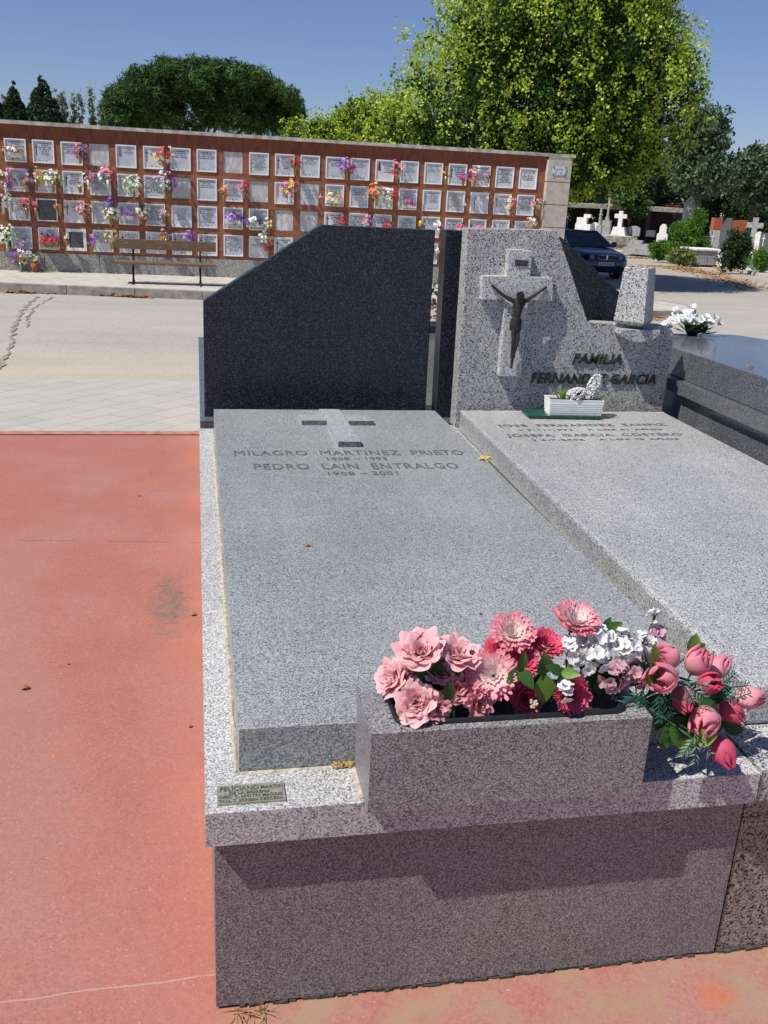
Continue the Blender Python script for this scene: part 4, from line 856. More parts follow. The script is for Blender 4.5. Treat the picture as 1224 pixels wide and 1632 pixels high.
# row strings, one letter for each plaque: t text, c cross+text, b blank, v figure+text, d dark, k bold, p pale, x cross big, n no frame, f thick frame, g dense
rows = ['tctbvcttbkcptpvtpctgt', 'tttccccbpp'[:0]+'gtcgcgbpgbcntttgckxcg', 'cdcpcgtkppbbcgtgctcct', 'tcftccccktccttptctcxt']
def plaque(r, k, ch):
    rr = random.Random(r*50+k); x0 = PX0+PP*k+rr.uniform(-.004, .004); x1 = x0+PWD+rr.uniform(-.006, .004); z1 = zt[r]+rr.uniform(-.004, .004); z0 = z1-PH
    w = x1-x0
    if ch == 'b':
        o = wobj('plaque', bx(x0+.01, x1-.01, YW+.018, YW+.055, z0+.01, z1-.012), M['blank'], NW, 0)
        return
    if ch == 'n': o = wobj('plaque', bx(x0, x1, YW+.004, YW+.03, z0, z1), M['panelB'], NW, 0); fw = 0
    else:
        fw = .055 if ch == 'f' else .02; bm = bmesh.new()
        box(bm, x0, x1, YW-.016, YW+.02, z0, z0+fw); box(bm, x0, x1, YW-.016, YW+.02, z1-fw, z1); box(bm, x0, x0+fw, YW-.016, YW+.02, z0+fw, z1-fw); box(bm, x1-fw, x1, YW-.016, YW+.02, z0+fw, z1-fw)
        o = wobj('plaque', bx(x0+fw, x1-fw, YW-.002, YW+.019, z0+fw, z1-fw), M['panelD'] if ch in 'df' else M['panelB'] if ch in 'pkg' or rr.random() < .5 else M['panelA'], NW, 0)
        wobj('plaque_frame', bm, M['frame'], o, .002)
    bm = bmesh.new(); yf = YW-.0035 if ch != 'n' else YW+.002
    xi0, xi1, zi0, zi1 = x0+fw+.02, x1-fw-.02, z0+fw+.02, z1-fw-.02
    if ch in 'cxv':
        cw, chh = (.05, .20) if ch != 'x' else (.10, .30)
        if ch == 'v': prism(bm, [(xi0+.01, zi1-.16), (xi0+.02, zi1-.04), (xi0+.035, zi1), (xi0+.055, zi1-.04), (xi0+.065, zi1-.16)], yf-.004, yf+.001, 'y'); off = .09
        else:
            xc = xi0+cw/2; zc = zi1-.03; t = .006 if ch == 'c' else .008
            box(bm, xc-t, xc+t, yf-.003, yf+.001, zc-chh, zc); box(bm, xc-cw/2, xc-t-.0005, yf-.0025, yf+.001, zc-.06, zc-.045); box(bm, xc+t+.0005, xc+cw/2, yf-.0025, yf+.001, zc-.06, zc-.045); off = cw+.02
    else: off = 0
    n = {'g': 9, 'k': 8, 'p': 4, 'd': 6, 'f': 6}.get(ch, rr.randint(4, 7)); hh = .018 if ch != 'k' else .022
    if ch != 'n':
        for i in range(n):
            z = zi1-.012-(zi1-zi0-.06)*i/max(8, n); cx = (xi0+off+xi1)/2; wl = (xi1-xi0-off)*rr.uniform(.45, .98)/2; x = cx-wl
            while x < cx+wl:      # worn letters
                lw = rr.uniform(.008, .014); box(bm, x, x+lw*.45, yf-.001, yf+.0005, z-hh, z); 
                if rr.random() < .8: box(bm, x+lw*.45, x+lw, yf-.001, yf+.0005, z-hh*rr.choice((.3, .6, 1)), z-hh*rr.choice((0, 0, .5))-.0001*0)
                x += lw+.005
                if rr.random() < .13: x += .014
    wobj('lettering', bm, M['inkl'] if ch in 'pn' or rr.random() < .35 else M['ink'], o, 0)
    if ch == 'n':
        for s, z, ww in (('R.I.P', zi1-.04, .06), ('ANNA REY', zi1-.13, .26), ('D. E. P.', zi1-.20, .20), ('1947 - 1986', zi1-.27, .18)): text(o, s, (x0+x1)/2-ww/2, YW+.004, z, ww, .028, M['inkl'], plane='y', name='lettering')
    elif rr.random() < .55 and ch not in 'fd':
        text(o, 'D.  E.  P.', (xi0+xi1)/2-.07+rr.uniform(-.02, .03), yf, zi0, .15, .02, M['ink'], plane='y', ext=.001, name='lettering')
for r in range(NR):
    for k in range(NC): plaque(r, k, rows[r][k])
# small bunches hung on the wall
CM = {}
def cmat(c):
    if c not in CM:
        d = dict(pink=(.75, .22, .34), hot=(.75, .06, .16), red=(.62, .03, .03), white=(.80, .80, .74), cream=(.75, .62, .42), yellow=(.80, .58, .06), orange=(.72, .25, .08), purple=(.28, .08, .48), lilac=(.50, .30, .62), magenta=(.58, .06, .34), brown=(.25, .12, .05), blue=(.08, .09, .32), greenw=(.55, .62, .38), peach=(.76, .45, .30))[c]
        CM[c] = plain(c+'_silk', d, .6, .25, 60)
    return CM[c]
NUM = ['first', 'second', 'third', 'fourth', 'fifth', 'sixth', 'seventh', 'eighth', 'ninth', 'tenth', 'eleventh', 'twelfth', 'thirteenth', 'fourteenth', 'fifteenth', 'sixteenth', 'seventeenth', 'eighteenth', 'nineteenth', 'twentieth', 'twenty-first']
ROWN = ['top', 'second', 'third', 'bottom']
usedlab = set()
def bunch(px, py, rpx, cols, holder='brass', seed=0, green=1.0, y=None, label=None, ground=None):
    Y = y or YW-.12; c = at(px, py, 'y', Y); rad = rpx*(Y+1.6)/CF*1.0; r = random.Random(int(px*7+py*13+seed))
    col = min(20, max(0, round((c.x-PX0-PWD/2)/PP))); row = min(3, max(0, int((RT+.06-(c.z-.0))/RP)))
    dx = c.x-(PX0+PP*col+PWD/2); pos = 'over' if abs(dx) < .1 else ('right of' if dx > 0 else 'left of')
    if holder == 'box': pos = 'before'
    hn = {'brass': 'in brass vase', 'white': 'in white vase', 'grey': 'in grey vase', 'box': 'in stone trough', 'wood': 'in wooden trough', None: 'hanging loose', 'pot': 'in terracotta pot'}[holder]
    cn = {'hot': 'hot pink', 'greenw': 'pale green'}
    lb = label or '%s flowers %s, %s %s plaque from left, %s row' % (' and '.join(cn.get(q, q) for q in dict.fromkeys(cols[:2])), hn, pos, NUM[col], ROWN[row])
    if lb in usedlab: lb = 'lower '+lb
    usedlab.add(lb)
    hz = rad*1.0+.10 if holder in ('brass', 'white', 'grey', 'pot') else rad*.75
    if ground is not None: hz = c.z-ground
    base = c-Vector((0, 0, hz)); o = thing('grave_flowers', lb, 'flower bunch', base, 0, 'flower bunches on the niche wall')
    N = max(6, int(rpx*rpx*.21)); groups = {}
    s = .040 if rpx > 6 else .032
    for k in range(N):
        d = Vector((r.gauss(0, 1), r.gauss(0, .8), r.gauss(0, .85))).normalized()*(r.random()**.4)
        if holder in ('box', 'wood'): d.z *= .5; d.x *= 1.15
        p = Vector((0, 0, hz))+d*rad*1.05; cc = cols[min(len(cols)-1, int((d.x*.5+.5+r.uniform(-.25, .25))*len(cols)))] if len(cols) > 1 else cols[0]
        groups.setdefault(cc, []).append((p, d))
    for cc, L in groups.items():
        bm = bmesh.new()
        for p, d in L:
            nrm = (d+Vector((0, -.6, .35))).normalized(); T = face_T(None, nrm, r.uniform(0, 6)); ss = s*r.uniform(.7, 1.35)
            for j in range(5):
                a = j*1.257; q = [Vector((0, 0, 0)), Vector((.6*math.cos(a-.5), .6*math.sin(a-.5), .25)), Vector((math.cos(a), math.sin(a), r.uniform(.0, .5))), Vector((.6*math.cos(a+.5), .6*math.sin(a+.5), .25))]
                bm.faces.new([bm.verts.new(p+(T@v)*ss) for v in q])
            T2_ = T.to_3x3(); q = [T2_@Vector((math.cos(a)*.35, math.sin(a)*.35, .38))*ss+p for a in (0, 2.1, 4.2)]; bm.faces.new([bm.verts.new(v) for v in q])
        obj('petals', bm, cmat(cc), o)
    pb = PB()
    for k in range(int(N*1.1*green)+4):
        d = Vector((r.gauss(0, 1), r.gauss(0, .8), r.gauss(-.3, .8))).normalized()*r.random()**.5
        leaf(pb, Vector((0, 0, hz))+d*rad*.9, d+Vector((0, -.3, .1)), .055, .012, .2, r.random(), n=4)
    pb.build('leaves', M['leaf'] if green > .3 else M['dry'], o)
    if holder in ('brass', 'white', 'grey', 'pot'):
        h = hz-rad*.35 if ground is None else min(.17, hz-rad*.5); w = {'pot': .09}.get(holder, .036); mt = {'brass': M['brass'], 'white': M['marble'], 'grey': M['steel'], 'pot': M['terracotta']}[holder]
        obj('vase', lathe(bmesh.new(), [(w*.55, 0), (w*.6, .01), (w*.8, h*.5), (w*1.05, h), (w*.95, h), (w*.7, h*.5)], 10), mt, o, True)
        bm = bmesh.new(); tube(bm, [(0, 0, h*.8), (0, -.0, hz)], .012, 5); obj('stalks', bm, M['stemg'], o)
        if ground is None: obj('bracket', bx(-.008, .008, 0, YW-Y+.01, h*.55, h*.62), M['iron'], o)
    elif holder in ('box', 'wood'):
        w = rad*.95; obj('trough', bx(-w, w, -.045, .10, 0, max(.05, hz*.75)), M['marble'] if holder == 'box' else plain('wicker', (.28, .17, .07), .9, .4, 80), o, bevel=.003)
for a in [(21, 240, 12, ['pink', 'white', 'peach'], 'box'), (127, 238, 12, ['hot', 'pink', 'blue'], 'brass'), (262, 248, 14, ['yellow', 'red', 'white'], 'brass'), (470, 259, 10, ['brown', 'red'], 'brass'), (553, 263, 14, ['purple', 'lilac', 'magenta'], 'brass'),
          (633, 268, 13, ['red', 'pink', 'white'], 'brass'), (711, 279, 6, ['orange', 'brown'], 'brass'), (739, 280, 7, ['magenta', 'purple'], 'brass'), (757, 277, 12, ['pink', 'white'], 'brass'), (779, 277, 6, ['lilac', 'purple'], 'brass'),
          (2, 233, 6, ['cream'], 'brass'), (8, 284, 14, ['greenw', 'magenta'], 'white'), (41, 287, 8, ['orange', 'brown'], 'brass'), (57, 281, 13, ['lilac', 'yellow'], 'brass'), (84, 283, 13, ['white', 'greenw'], 'brass'), (127, 293, 5, ['cream'], 'brass'),
          (141, 283, 9, ['white', 'pink'], 'white'), (172, 281, 13, ['white', 'pink', 'hot'], 'white'), (213, 293, 15, ['greenw', 'white'], 'brass'), (263, 290, 16, ['lilac', 'white', 'purple'], 'brass'), (357, 306, 9, ['brown', 'orange'], 'brass'),
          (388, 297, 9, ['hot'], 'grey'), (462, 300, 14, ['pink', 'yellow', 'magenta'], 'white'), (533, 314, 12, ['cream', 'peach'], 'box'), (513, 314, 4, ['pink'], None), (601, 305, 13, ['orange', 'peach'], 'brass'), (622, 309, 13, ['white', 'red'], 'white'),
          (651, 324, 9, ['brown', 'magenta'], 'box'), (740, 325, 4, ['white', 'pink'], None), (815, 325, 11, ['cream', 'pink'], 'brass'), (856, 324, 8, ['pink', 'greenw'], 'brass'), (864, 320, 3, ['cream'], None),
          (4, 317, 13, ['pink', 'white'], 'white'), (42, 328, 10, ['red', 'pink'], 'brass'), (57, 329, 6, ['brown', 'red'], 'brass'), (95, 328, 7, ['orange', 'brown'], 'brass'), (134, 333, 11, ['pink', 'peach'], 'brass'), (176, 339, 12, ['cream', 'white'], 'brass'), (176, 322, 7, ['blue', 'purple'], None),
          (203, 342, 9, ['orange', 'purple', 'orange'], 'box'), (227, 337, 11, ['white', 'greenw'], 'pot'), (261, 342, 6, ['pink', 'cream'], 'brass'), (371, 347, 12, ['lilac', 'purple'], 'box'), (405, 352, 12, ['blue', 'white', 'blue'], 'box'), (428, 356, 9, ['cream', 'yellow'], 'brass'),
          (546, 348, 8, ['red', 'hot'], 'brass'), (588, 352, 10, ['pink', 'lilac'], 'brass'), (617, 357, 8, ['red', 'brown'], 'brass'), (673, 357, 6, ['yellow'], 'brass'), (699, 361, 8, ['white', 'pink'], 'white'), (697, 400, 5, ['white'], 'brass'), (737, 362, 7, ['hot', 'pink'], 'box'), (764, 362, 6, ['pink'], 'box'), (848, 355, 9, ['pink', 'white', 'white'], 'brass'),
          (10, 373, 17, ['white', 'greenw'], 'white'), (37, 393, 10, ['purple', 'lilac'], None), (78, 382, 13, ['red', 'hot'], 'wood'), (97, 394, 5, ['hot'], None), (107, 379, 4, ['white', 'cream'], 'brass'), (147, 381, 8, ['lilac', 'purple'], 'brass'), (177, 378, 10, ['yellow', 'cream'], 'brass'),
          (265, 376, 11, ['orange', 'brown', 'lilac'], 'brass'), (302, 379, 10, ['lilac', 'purple'], 'brass'), (425, 378, 12, ['white', 'cream'], 'brass'), (427, 391, 8, ['hot', 'red'], 'brass')]:
    bunch(*a, green=.2 if a[3][0] == 'brown' else 1)
bunch(32, 407, 14, ['purple', 'orange', 'white'], 'grey', y=YW-.25, ground=PZ, label='purple, orange and white bunch in a grey metal vase on the pavement')
bunch(55, 412, 7, ['brown', 'greenw'], 'pot', y=YW-.25, ground=PZ, label='wilted plant in a terracotta pot on the pavement beside metal vase', green=.2)
o = thing('fallen_sprig', 'fallen green flower stalk lying at the foot of the niche wall', 'flower', at(74, 430, 'y', YW-.2)); o.location.z = PZ+.004; pb = PB(); r_ = random.Random(2)
for k in range(12): leaf(pb, (r_.uniform(-.15, .15), r_.uniform(-.02, .02), .005), (r_.uniform(-1, 1), r_.uniform(-.4, .4), .2), .09, .014, .2, r_.uniform(.6, 1))
pb.build('leaves', M['leaf'], o)
# ---------------------------------------------------------------- bench
def m_wood():
    b = NB('weathered_wood', .75, .3); n = b.noise(8, 6, .7, c=b.co((1, 14, 14))); c = b.ramp(n, [(.3, (.09, .055, .03)), (.55, (.19, .125, .07)), (.75, (.28, .20, .12))])
    c = b.mix(b.ramp(b.noise(26, 3), [(.68, 0), (.74, .9)]), c, (.5, .42, .32)); return b.done(c)
M['wood'] = m_wood()
BN = thing('park_bench', 'weathered wooden bench with black iron legs before the niche wall', 'bench', (-.57, 16.42, PZ))
pa = at(183, 379, 'y', 16.6); pb_ = at(344, 387.5, 'y', 16.6); xa, xb = pa.x, pb_.x; zt_ = (pa.z+pb_.z)/2
wobj('backrest', bx(xa, xb, 16.585, 16.625, zt_-.17, zt_), M['wood'], BN, .006)
zs = at(182, 414, 'y', 16.25).z*.5+at(345, 424, 'y', 16.25).z*.5
bm = bmesh.new()
for k in range(3): box(bm, xa-.01, xb, 16.22+.125*k, 16.335+.125*k, zs-.045+.002*k, zs-.005+.002*k)
wobj('seat', bm, M['wood'], BN, .005)
for px in (211.5, 319.5):
    x = at(px, 454, 'z', PZ).x+.0
    bm = bmesh.new(); tube(bm, [(x, 16.66, zt_-.02), (x, 16.635, zt_-.16), (x, 16.62, zs-.03), (x, 16.45, PZ+.25), (x, 16.42, PZ+.02)], [.02, .02, .02, .022, .026], 8)
    tube(bm, [(x, 16.22, zs-.055), (x, 16.45, zs-.06), (x, 16.62, zs-.05)], .016, 6); tube(bm, [(x, 16.14, PZ+.015), (x, 16.30, PZ+.03), (x, 16.42, PZ+.06), (x, 16.55, PZ+.03), (x, 16.68, PZ+.015)], .016, 6)
    box(bm, x-.05, x+.05, 16.36, 16.48, PZ+.001, PZ+.012)
    wobj('leg', bm, M['iron'], BN, 0, True)
# leaf litter
def litter(name, pts, n, label_kind, seed, sp=.12, s=.035, zf=None):
    r = np.random.RandomState(seed); V = []; F = []; T = []
    P = np.array(pts, float); seg = r.randint(0, len(P)-1, n); t = r.rand(n, 1); C = P[seg]*(1-t)+P[seg+1]*t; C[:, :2] += r.randn(n, 2)*[sp*.6, sp*.35]
    a = r.rand(n)*6.28; ss = s*(.5+r.rand(n))
    for i in range(n):
        d = np.array([math.cos(a[i]), math.sin(a[i]), r.uniform(-.3, .3)])*ss[i]; e = np.array([-math.sin(a[i]), math.cos(a[i]), r.uniform(-.4, .4)])*ss[i]*.55
        z = (zf if zf is not None else gz(C[i, 1]))+.012+abs(r.randn())*.012; c = np.array([C[i, 0], C[i, 1], z]); V += [c-d, c-e, c+d, c+e]
    me = npmesh(name, V, np.arange(4*n).reshape(-1, 4), np.repeat(r.rand(n), 4)); o = mobj(name, me, M['dry']); return tag(o, kind='stuff')
M['litter'] = M['dry']
def g_at(px, py):
    lo, hi = .5, 200.
    for _ in range(50):
        mid = (lo+hi)/2; d = MC.T @ np.array([(px-612)/CF, -(py-816)/CF, 1.]); P = CC+mid*d
        if P[2] < gz(P[1]): hi = mid
        else: lo = mid
    return Vector(CC+lo*d)
def gl(*pts): return [tuple(g_at(*p)) for p in pts]
litter('leaf_litter', gl((15, 467), (60, 467.5), (100, 469)), 700, '', 1); litter('leaf_litter', gl((160, 471.5), (200, 473), (232, 475)), 420, '', 2)
litter('leaf_litter', gl((1044, 424), (1090, 429), (1135, 438)), 1500, '', 3, .7, .06); litter('leaf_litter', gl((1135, 440), (1165, 448), (1200, 462)), 500, '', 6, .7, .06); litter('leaf_litter', gl((1032, 510), (1060, 505)), 200, '', 4, .25)
litter('leaf_litter', gl((990, 411), (1060, 412), (1120, 420), (1180, 434)), 1400, '', 5, .7, .07)
# ---------------------------------------------------------------- car
def m_paint():
    b = NB('dark_blue_paint', .28); b.b.inputs['Coat Weight'].default_value = .8; b.b.inputs['Coat Roughness'].default_value = .05; n = b.noise(3, 3)
    return b.done(b.ramp(n, [(.3, (.005, .010, .045)), (.7, (.007, .014, .06))]))
M['paint'] = m_paint(); M['glass'] = plain('dark_glass', (.008, .011, .012), .08, .2, 3, spec=.4); M['rubber'] = plain('rubber', (.015, .015, .015), .85, .2, 30)
M['lamp'] = plain('headlamp_lens', (.28, .30, .32), .12, .2, 20, spec=.9)
gcar = g_at(959.7, 452); YC = 26.0; xcar = at(959.7, 415, 'y', YC).x; zc = gz(YC)+.0
CAR = thing('parked_car', 'dark blue hatchback parked on the road beyond the niche wall', 'car', (xcar, YC+2.1, gz(YC+2.1)), R(2))
CAR.rotation_euler = (math.atan(GS), 0, R(4))
def loft(bm, st):
    rings = []
    for y, w, zb, zm, ztp in st:
        half = [(0, zb), (w*.8, zb), (w*.97, zb+.10), (w, zm-.10), (w*.985, zm), (w*.90, zm+(ztp-zm)*.75), (w*.6, ztp-.008), (0, ztp)]
        L = half+[(-x, z) for x, z in half[-2:0:-1]]; rings.append([bm.verts.new((x, y, z)) for x, z in L])
    n = len(rings[0])
    for a, b in zip(rings, rings[1:]):
        for k in range(n): bm.faces.new((a[k], a[(k+1) % n], b[(k+1) % n], b[k]))
    bm.faces.new(rings[0]); bm.faces.new(rings[-1][::-1]); bmesh.ops.recalc_face_normals(bm, faces=bm.faces[:]); return bm
y_ = -2.1
obj('body', loft(bmesh.new(), [(y_, .58, .24, .46, .62), (y_+.05, .70, .21, .50, .69), (y_+.16, .79, .19, .56, .745), (y_+.4, .835, .18, .63, .80), (y_+.85, .85, .18, .70, .865), (y_+1.25, .85, .18, .76, .93), (y_+2.2, .852, .18, .80, .96), (y_+3.4, .845, .18, .82, .98), (y_+3.95, .82, .2, .80, .97), (y_+4.25, .74, .24, .72, .86), (y_+4.3, .62, .28, .6, .74)]), M['paint'], CAR, True)
b0, b1, r0, r1 = y_+1.12, y_+3.95, y_+1.98, y_+3.25
vb = [(-.76, b0, .92), (.76, b0, .92), (.76, b1, .95), (-.76, b1, .95)]; vr = [(-.575, r0, 1.365), (.575, r0, 1.365), (.565, r1, 1.36), (-.565, r1, 1.36)]
def quadobj(name, q, mat):
    bm = bmesh.new(); bm.faces.new([bm.verts.new(p) for p in q]); return obj(name, bm, mat, CAR)
quadobj('windscreen', [vb[0], vb[1], vr[1], vr[0]], M['glass']); quadobj('rear_window', [vb[2], vb[3], vr[3], vr[2]], M['glass'])
quadobj('side_window', [vb[1], vb[2], vr[2], vr[1]], M['glass']); quadobj('side_window', [vb[3], vb[0], vr[0], vr[3]], M['glass'])
bm = bmesh.new(); RX = [(-.60, 0), (-.45, .03), (0, .045), (.45, .03), (.60, 0)]; RYs = [(r0-.03, -.012), (r0+.3, .0), (r1-.2, .0), (r1+.05, -.02)]
g = [[bm.verts.new((x, y, 1.362+dz+ez)) for x, dz in RX] for y, ez in RYs]
for a, b in zip(g, g[1:]):
    for i in range(4): bm.faces.new((a[i], a[i+1], b[i+1], b[i]))
obj('roof', bm, M['paint'], CAR, True)
bm = bmesh.new()
for p, q in ((vb[0], vr[0]), (vb[1], vr[1]), (vb[2], vr[2]), (vb[3], vr[3]), (vr[0], vr[1]), (vr[1], vr[2]), (vr[3], vr[0])): tube(bm, [p, q], .032, 6)
for s in (-1, 1): tube(bm, [(s*.775, y_+2.5, .95), (s*.59, y_+2.5, 1.365)], .03, 6)
obj('pillars', bm, M['paint'], CAR, True)
for s in (-1, 1):
    bm = bmesh.new(); bmesh.ops.create_uvsphere(bm, u_segments=14, v_segments=10, radius=1, matrix=Matrix.Translation((s*.955, y_+1.42, 1.0)) @ Matrix.Diagonal((.11, .055, .08, 1))); tube(bm, [(s*.78, y_+1.42, .95), (s*.92, y_+1.42, .98)], .025, 6); obj('wing_mirror', bm, M['paint'], CAR, True)
    for dx, rr_ in ((.47, .078), (.63, .068)):
        bm = bmesh.new(); bmesh.ops.create_uvsphere(bm, u_segments=14, v_segments=8, radius=1, matrix=Matrix.Translation((s*dx, y_+.04+.12*(dx > .5), .635)) @ Matrix.Diagonal((rr_, .05, rr_, 1))); obj('headlight', bm, M['lamp'], CAR, True)
    bm = bmesh.new(); tube(bm, [(s*.42, y_+.0, .505), (s*.62, y_+.03, .505), (s*.79, y_+.20, .50)], .014, 6); obj('bumper_trim', bm, M['chrome'], CAR, True)
    for yy in (y_+.82, y_+3.42):
        w_ = obj('wheel', tube(bmesh.new(), [(s*.66, yy, .31), (s*.83, yy, .31)], .215, 20), M['steel'], CAR)
        bm = bmesh.new(); lathe(bm, [(.215, -.09), (.29, -.09), (.312, -.05), (.312, .05), (.29, .09), (.215, .09)], 24); bmesh.ops.transform(bm, matrix=Matrix.Translation((s*.755, yy, .31)) @ Matrix.Rotation(R(90), 4, 'Y'), verts=bm.verts[:]); obj('tyre', bm, M['rubber'], w_, True)
        obj('wheel_arch', tube(bmesh.new(), [(s*.70, yy, .33), (s*.856, yy, .33)], .35, 20), M['rubber'], CAR)
bm = bmesh.new(); gp_ = [(-.30, .70), (-.31, .64), (-.26, .585), (0, .575), (.26, .585), (.31, .64), (.30, .70), (0, .715), (-.30, .70)]
tube(bm, [(x, y_-.025, z) for x, z in gp_], .013, 6); GR = obj('grille', bm, M['chrome'], CAR, True)
bm = bmesh.new(); prism(bm, gp_[:-1], y_-.012, y_+.02, 'y'); obj('grille_back', bm, M['plastic_b'], GR)
bm = bmesh.new(); prism(bm, [(-.03, .70), (.03, .70), (.02, .60), (0, .58), (-.02, .60)], y_-.03, y_-.012, 'y'); obj('badge', bm, M['chrome'], GR)
npl = obj('number_plate', bx(-.26, .26, y_-.02, y_-.004, .40, .505), M['plastic_w'], CAR)
t = text(None, '8115 CHD', -.22, y_-.02, .42, .44, .065, M['ink'], plane='y', ext=.002, name='plate_number', bold=.02); t.parent = npl
obj('bumper_intake', bx(-.5, .5, y_+.03, y_+.10, .25, .36), M['plastic_b'], CAR)
# ---------------------------------------------------------------- trees
def leaf_quads(C, s, tone, r, aspect=.6, up=0.0):
    n = len(C); d = r.randn(n, 3); d[:, 2] += up; d /= np.linalg.norm(d, axis=1)[:, None]; e = np.cross(d, r.randn(n, 3)); e /= np.linalg.norm(e, axis=1)[:, None]
    s = np.broadcast_to(s, n)[:, None]; d = d*s; e = e*s*aspect
    V = np.stack([C-d, C-e*.9+d*.1, C+d, C+e*.9+d*.1], 1); return V.reshape(-1, 3), np.arange(4*n).reshape(-1, 4), np.repeat(tone, 4)
def crown(name, blobs, nclump, leaves, cr, s, mat, parent, seed, podfrac=0, pods=0, inner=.35, aspect=.6, flat=1.0, shell=.35, tvar=.25, droop=0):
    """blobs: ellipsoids (x,y,z,rx,ry,rz). clumps scatter near their surfaces, leaves scatter in clumps"""
    r = np.random.RandomState(seed); B = np.array(blobs, float); vol = (B[:, 3]*B[:, 4]*B[:, 5])**(2/3.); pick = r.choice(len(B), nclump, p=vol/vol.sum())
    d = r.randn(nclump, 3); d /= np.linalg.norm(d, axis=1)[:, None]; rad = 1-shell*r.rand(nclump)**1.3; ins = r.rand(nclump) < inner; rad[ins] = r.rand(ins.sum())**.5*.8
    C = B[pick, :3]+d*rad[:, None]*B[pick, 3:]
    pod = (r.rand(nclump) < podfrac) & (rad > .72); tone_c = np.clip(.28+.22*r.randn(nclump)*tvar/.25, 0, .6); tone_c[pod] = np.clip(.85+.1*r.randn(pod.sum()), .7, 1)
    idx = np.repeat(np.arange(nclump), leaves); m_ = len(idx); off = r.randn(m_, 3); off /= np.linalg.norm(off, axis=1)[:, None]; off *= (r.rand(m_, 1)**.5)*cr*r.uniform(.6, 1.4, (nclump, 1))[idx]; off[:, 2] *= flat
    P = C[idx]+off; tn = np.clip(tone_c[idx]+.08*r.randn(m_), 0, 1)
    V, F, T = leaf_quads(P, s*(.4+1.2*r.rand(m_)), tn, r, aspect)
    me = npmesh(name, V, F, T); o = mobj(name, me, mat, parent, local=False)
    if pods:       # papery yellow green seed pods hang in bunches on the outside of the crown
        pick = r.choice(len(B), pods, p=vol/vol.sum()); d = r.randn(pods, 3); d /= np.linalg.norm(d, axis=1)[:, None]
        C = B[pick, :3]+d*(1.0+.08*r.randn(pods, 1))*B[pick, 3:]+.12*r.randn(pods, 3)
        keep = np.ones(pods, bool)
        for b in B: keep &= (((C-b[:3])/b[3:])**2).sum(1) > .72
        C = C[keep]; n_ = len(C); L = 20; idx = np.repeat(np.arange(n_), L); off = r.randn(n_*L, 3)*np.array([.075, .075, .10])*r.uniform(.7, 1.5, (n_, 1))[idx]
        tn = np.clip(.86+.13*r.randn(n_), .6, 1)[idx]+.05*r.randn(n_*L); V, F, T = leaf_quads(C[idx]+off, .042*(.7+.6*r.rand(n_*L)), np.clip(tn, 0, 1), r, .8)
        mobj('seed_pods', npmesh('seed_pods', V, F, T), mat, parent, local=False)
    return o
M['lf_yellow'] = attr_mat('yellowgreen_foliage', [(0, (.010, .03, .006)), (.3, (.03, .075, .010)), (.6, (.085, .18, .02)), (.75, (.30, .42, .035)), (1, (.52, .63, .08))], .6, .35)
M['lf_pine'] = attr_mat('pine_foliage', [(0, (.02, .05, .012)), (.5, (.065, .14, .028)), (1, (.13, .24, .045))], .6, .12)
M['lf_dark'] = attr_mat('dark_foliage', [(0, (.018, .042, .016)), (.5, (.045, .092, .032)), (1, (.10, .17, .045))], .6, .25)
M['lf_grey'] = attr_mat('greygreen_foliage', [(0, (.055, .09, .05)), (.5, (.12, .19, .095)), (1, (.21, .30, .14))], .6, .25)
M['lf_bright'] = attr_mat('bright_shrub_foliage', [(0, (.05, .13, .012)), (.5, (.12, .28, .025)), (1, (.28, .45, .04))], .55, .3)
M['lf_pale'] = attr_mat('pale_shrub_foliage', [(0, (.12, .16, .05)), (.5, (.26, .30, .09)), (1, (.42, .42, .16))], .6, .25)
M['lf_poplar'] = attr_mat('poplar_foliage', [(0, (.12, .16, .09)), (.5, (.20, .25, .15)), (1, (.34, .38, .26))], .6, .35)
def trunk(parent, base, h, r0, limbs, seed, mat=None):
    r = random.Random(seed); bm = bmesh.new(); b = Vector(base); top = b+Vector((r.uniform(-.1, .1), r.uniform(-.1, .1), h))
    tube(bm, [b-Vector((0, 0, .1)), b+Vector((0, 0, .15)), (b+top)/2+Vector((r.uniform(-.08, .08), 0, 0)), top], [r0*1.4, r0*1.1, r0*.85, r0*.7], 10)
    for L in limbs:
        p = [top-Vector((0, 0, .1)), top+(Vector(L)-top)*.5+Vector((r.uniform(-.3, .3), r.uniform(-.3, .3), .2)), Vector(L)]; tube(bm, p, [r0*.5, r0*.32, r0*.1], 7)
        for q in range(3): e = Vector(L)+Vector((r.uniform(-1, 1), r.uniform(-1, 1), r.uniform(-.2, 1))); tube(bm, [p[1], (p[1]+e)/2+Vector((0, 0, .15)), e], [r0*.22, r0*.12, r0*.04], 5)
    return obj('trunk', bm, mat or M['bark'], parent, True, local=False)
def tree(name, label, base, h, r0, blobs, nclump, leaves, cr, s, mat, seed, group=None, limbs=None, **k):
    t = thing(name, label, 'tree', base, 0, group)
    if limbs is None:
        rr = random.Random(seed); limbs = [(b[0]+rr.uniform(-.3, .3)*b[3], b[1], b[2]) for b in blobs[:8]]
    trunk(t, base, h, r0, limbs, seed, k.pop('bark', None)); crown('crown', blobs, nclump, leaves, cr, s, mat, t, seed, **k); return t
BX, BY = 8.9, 23.6
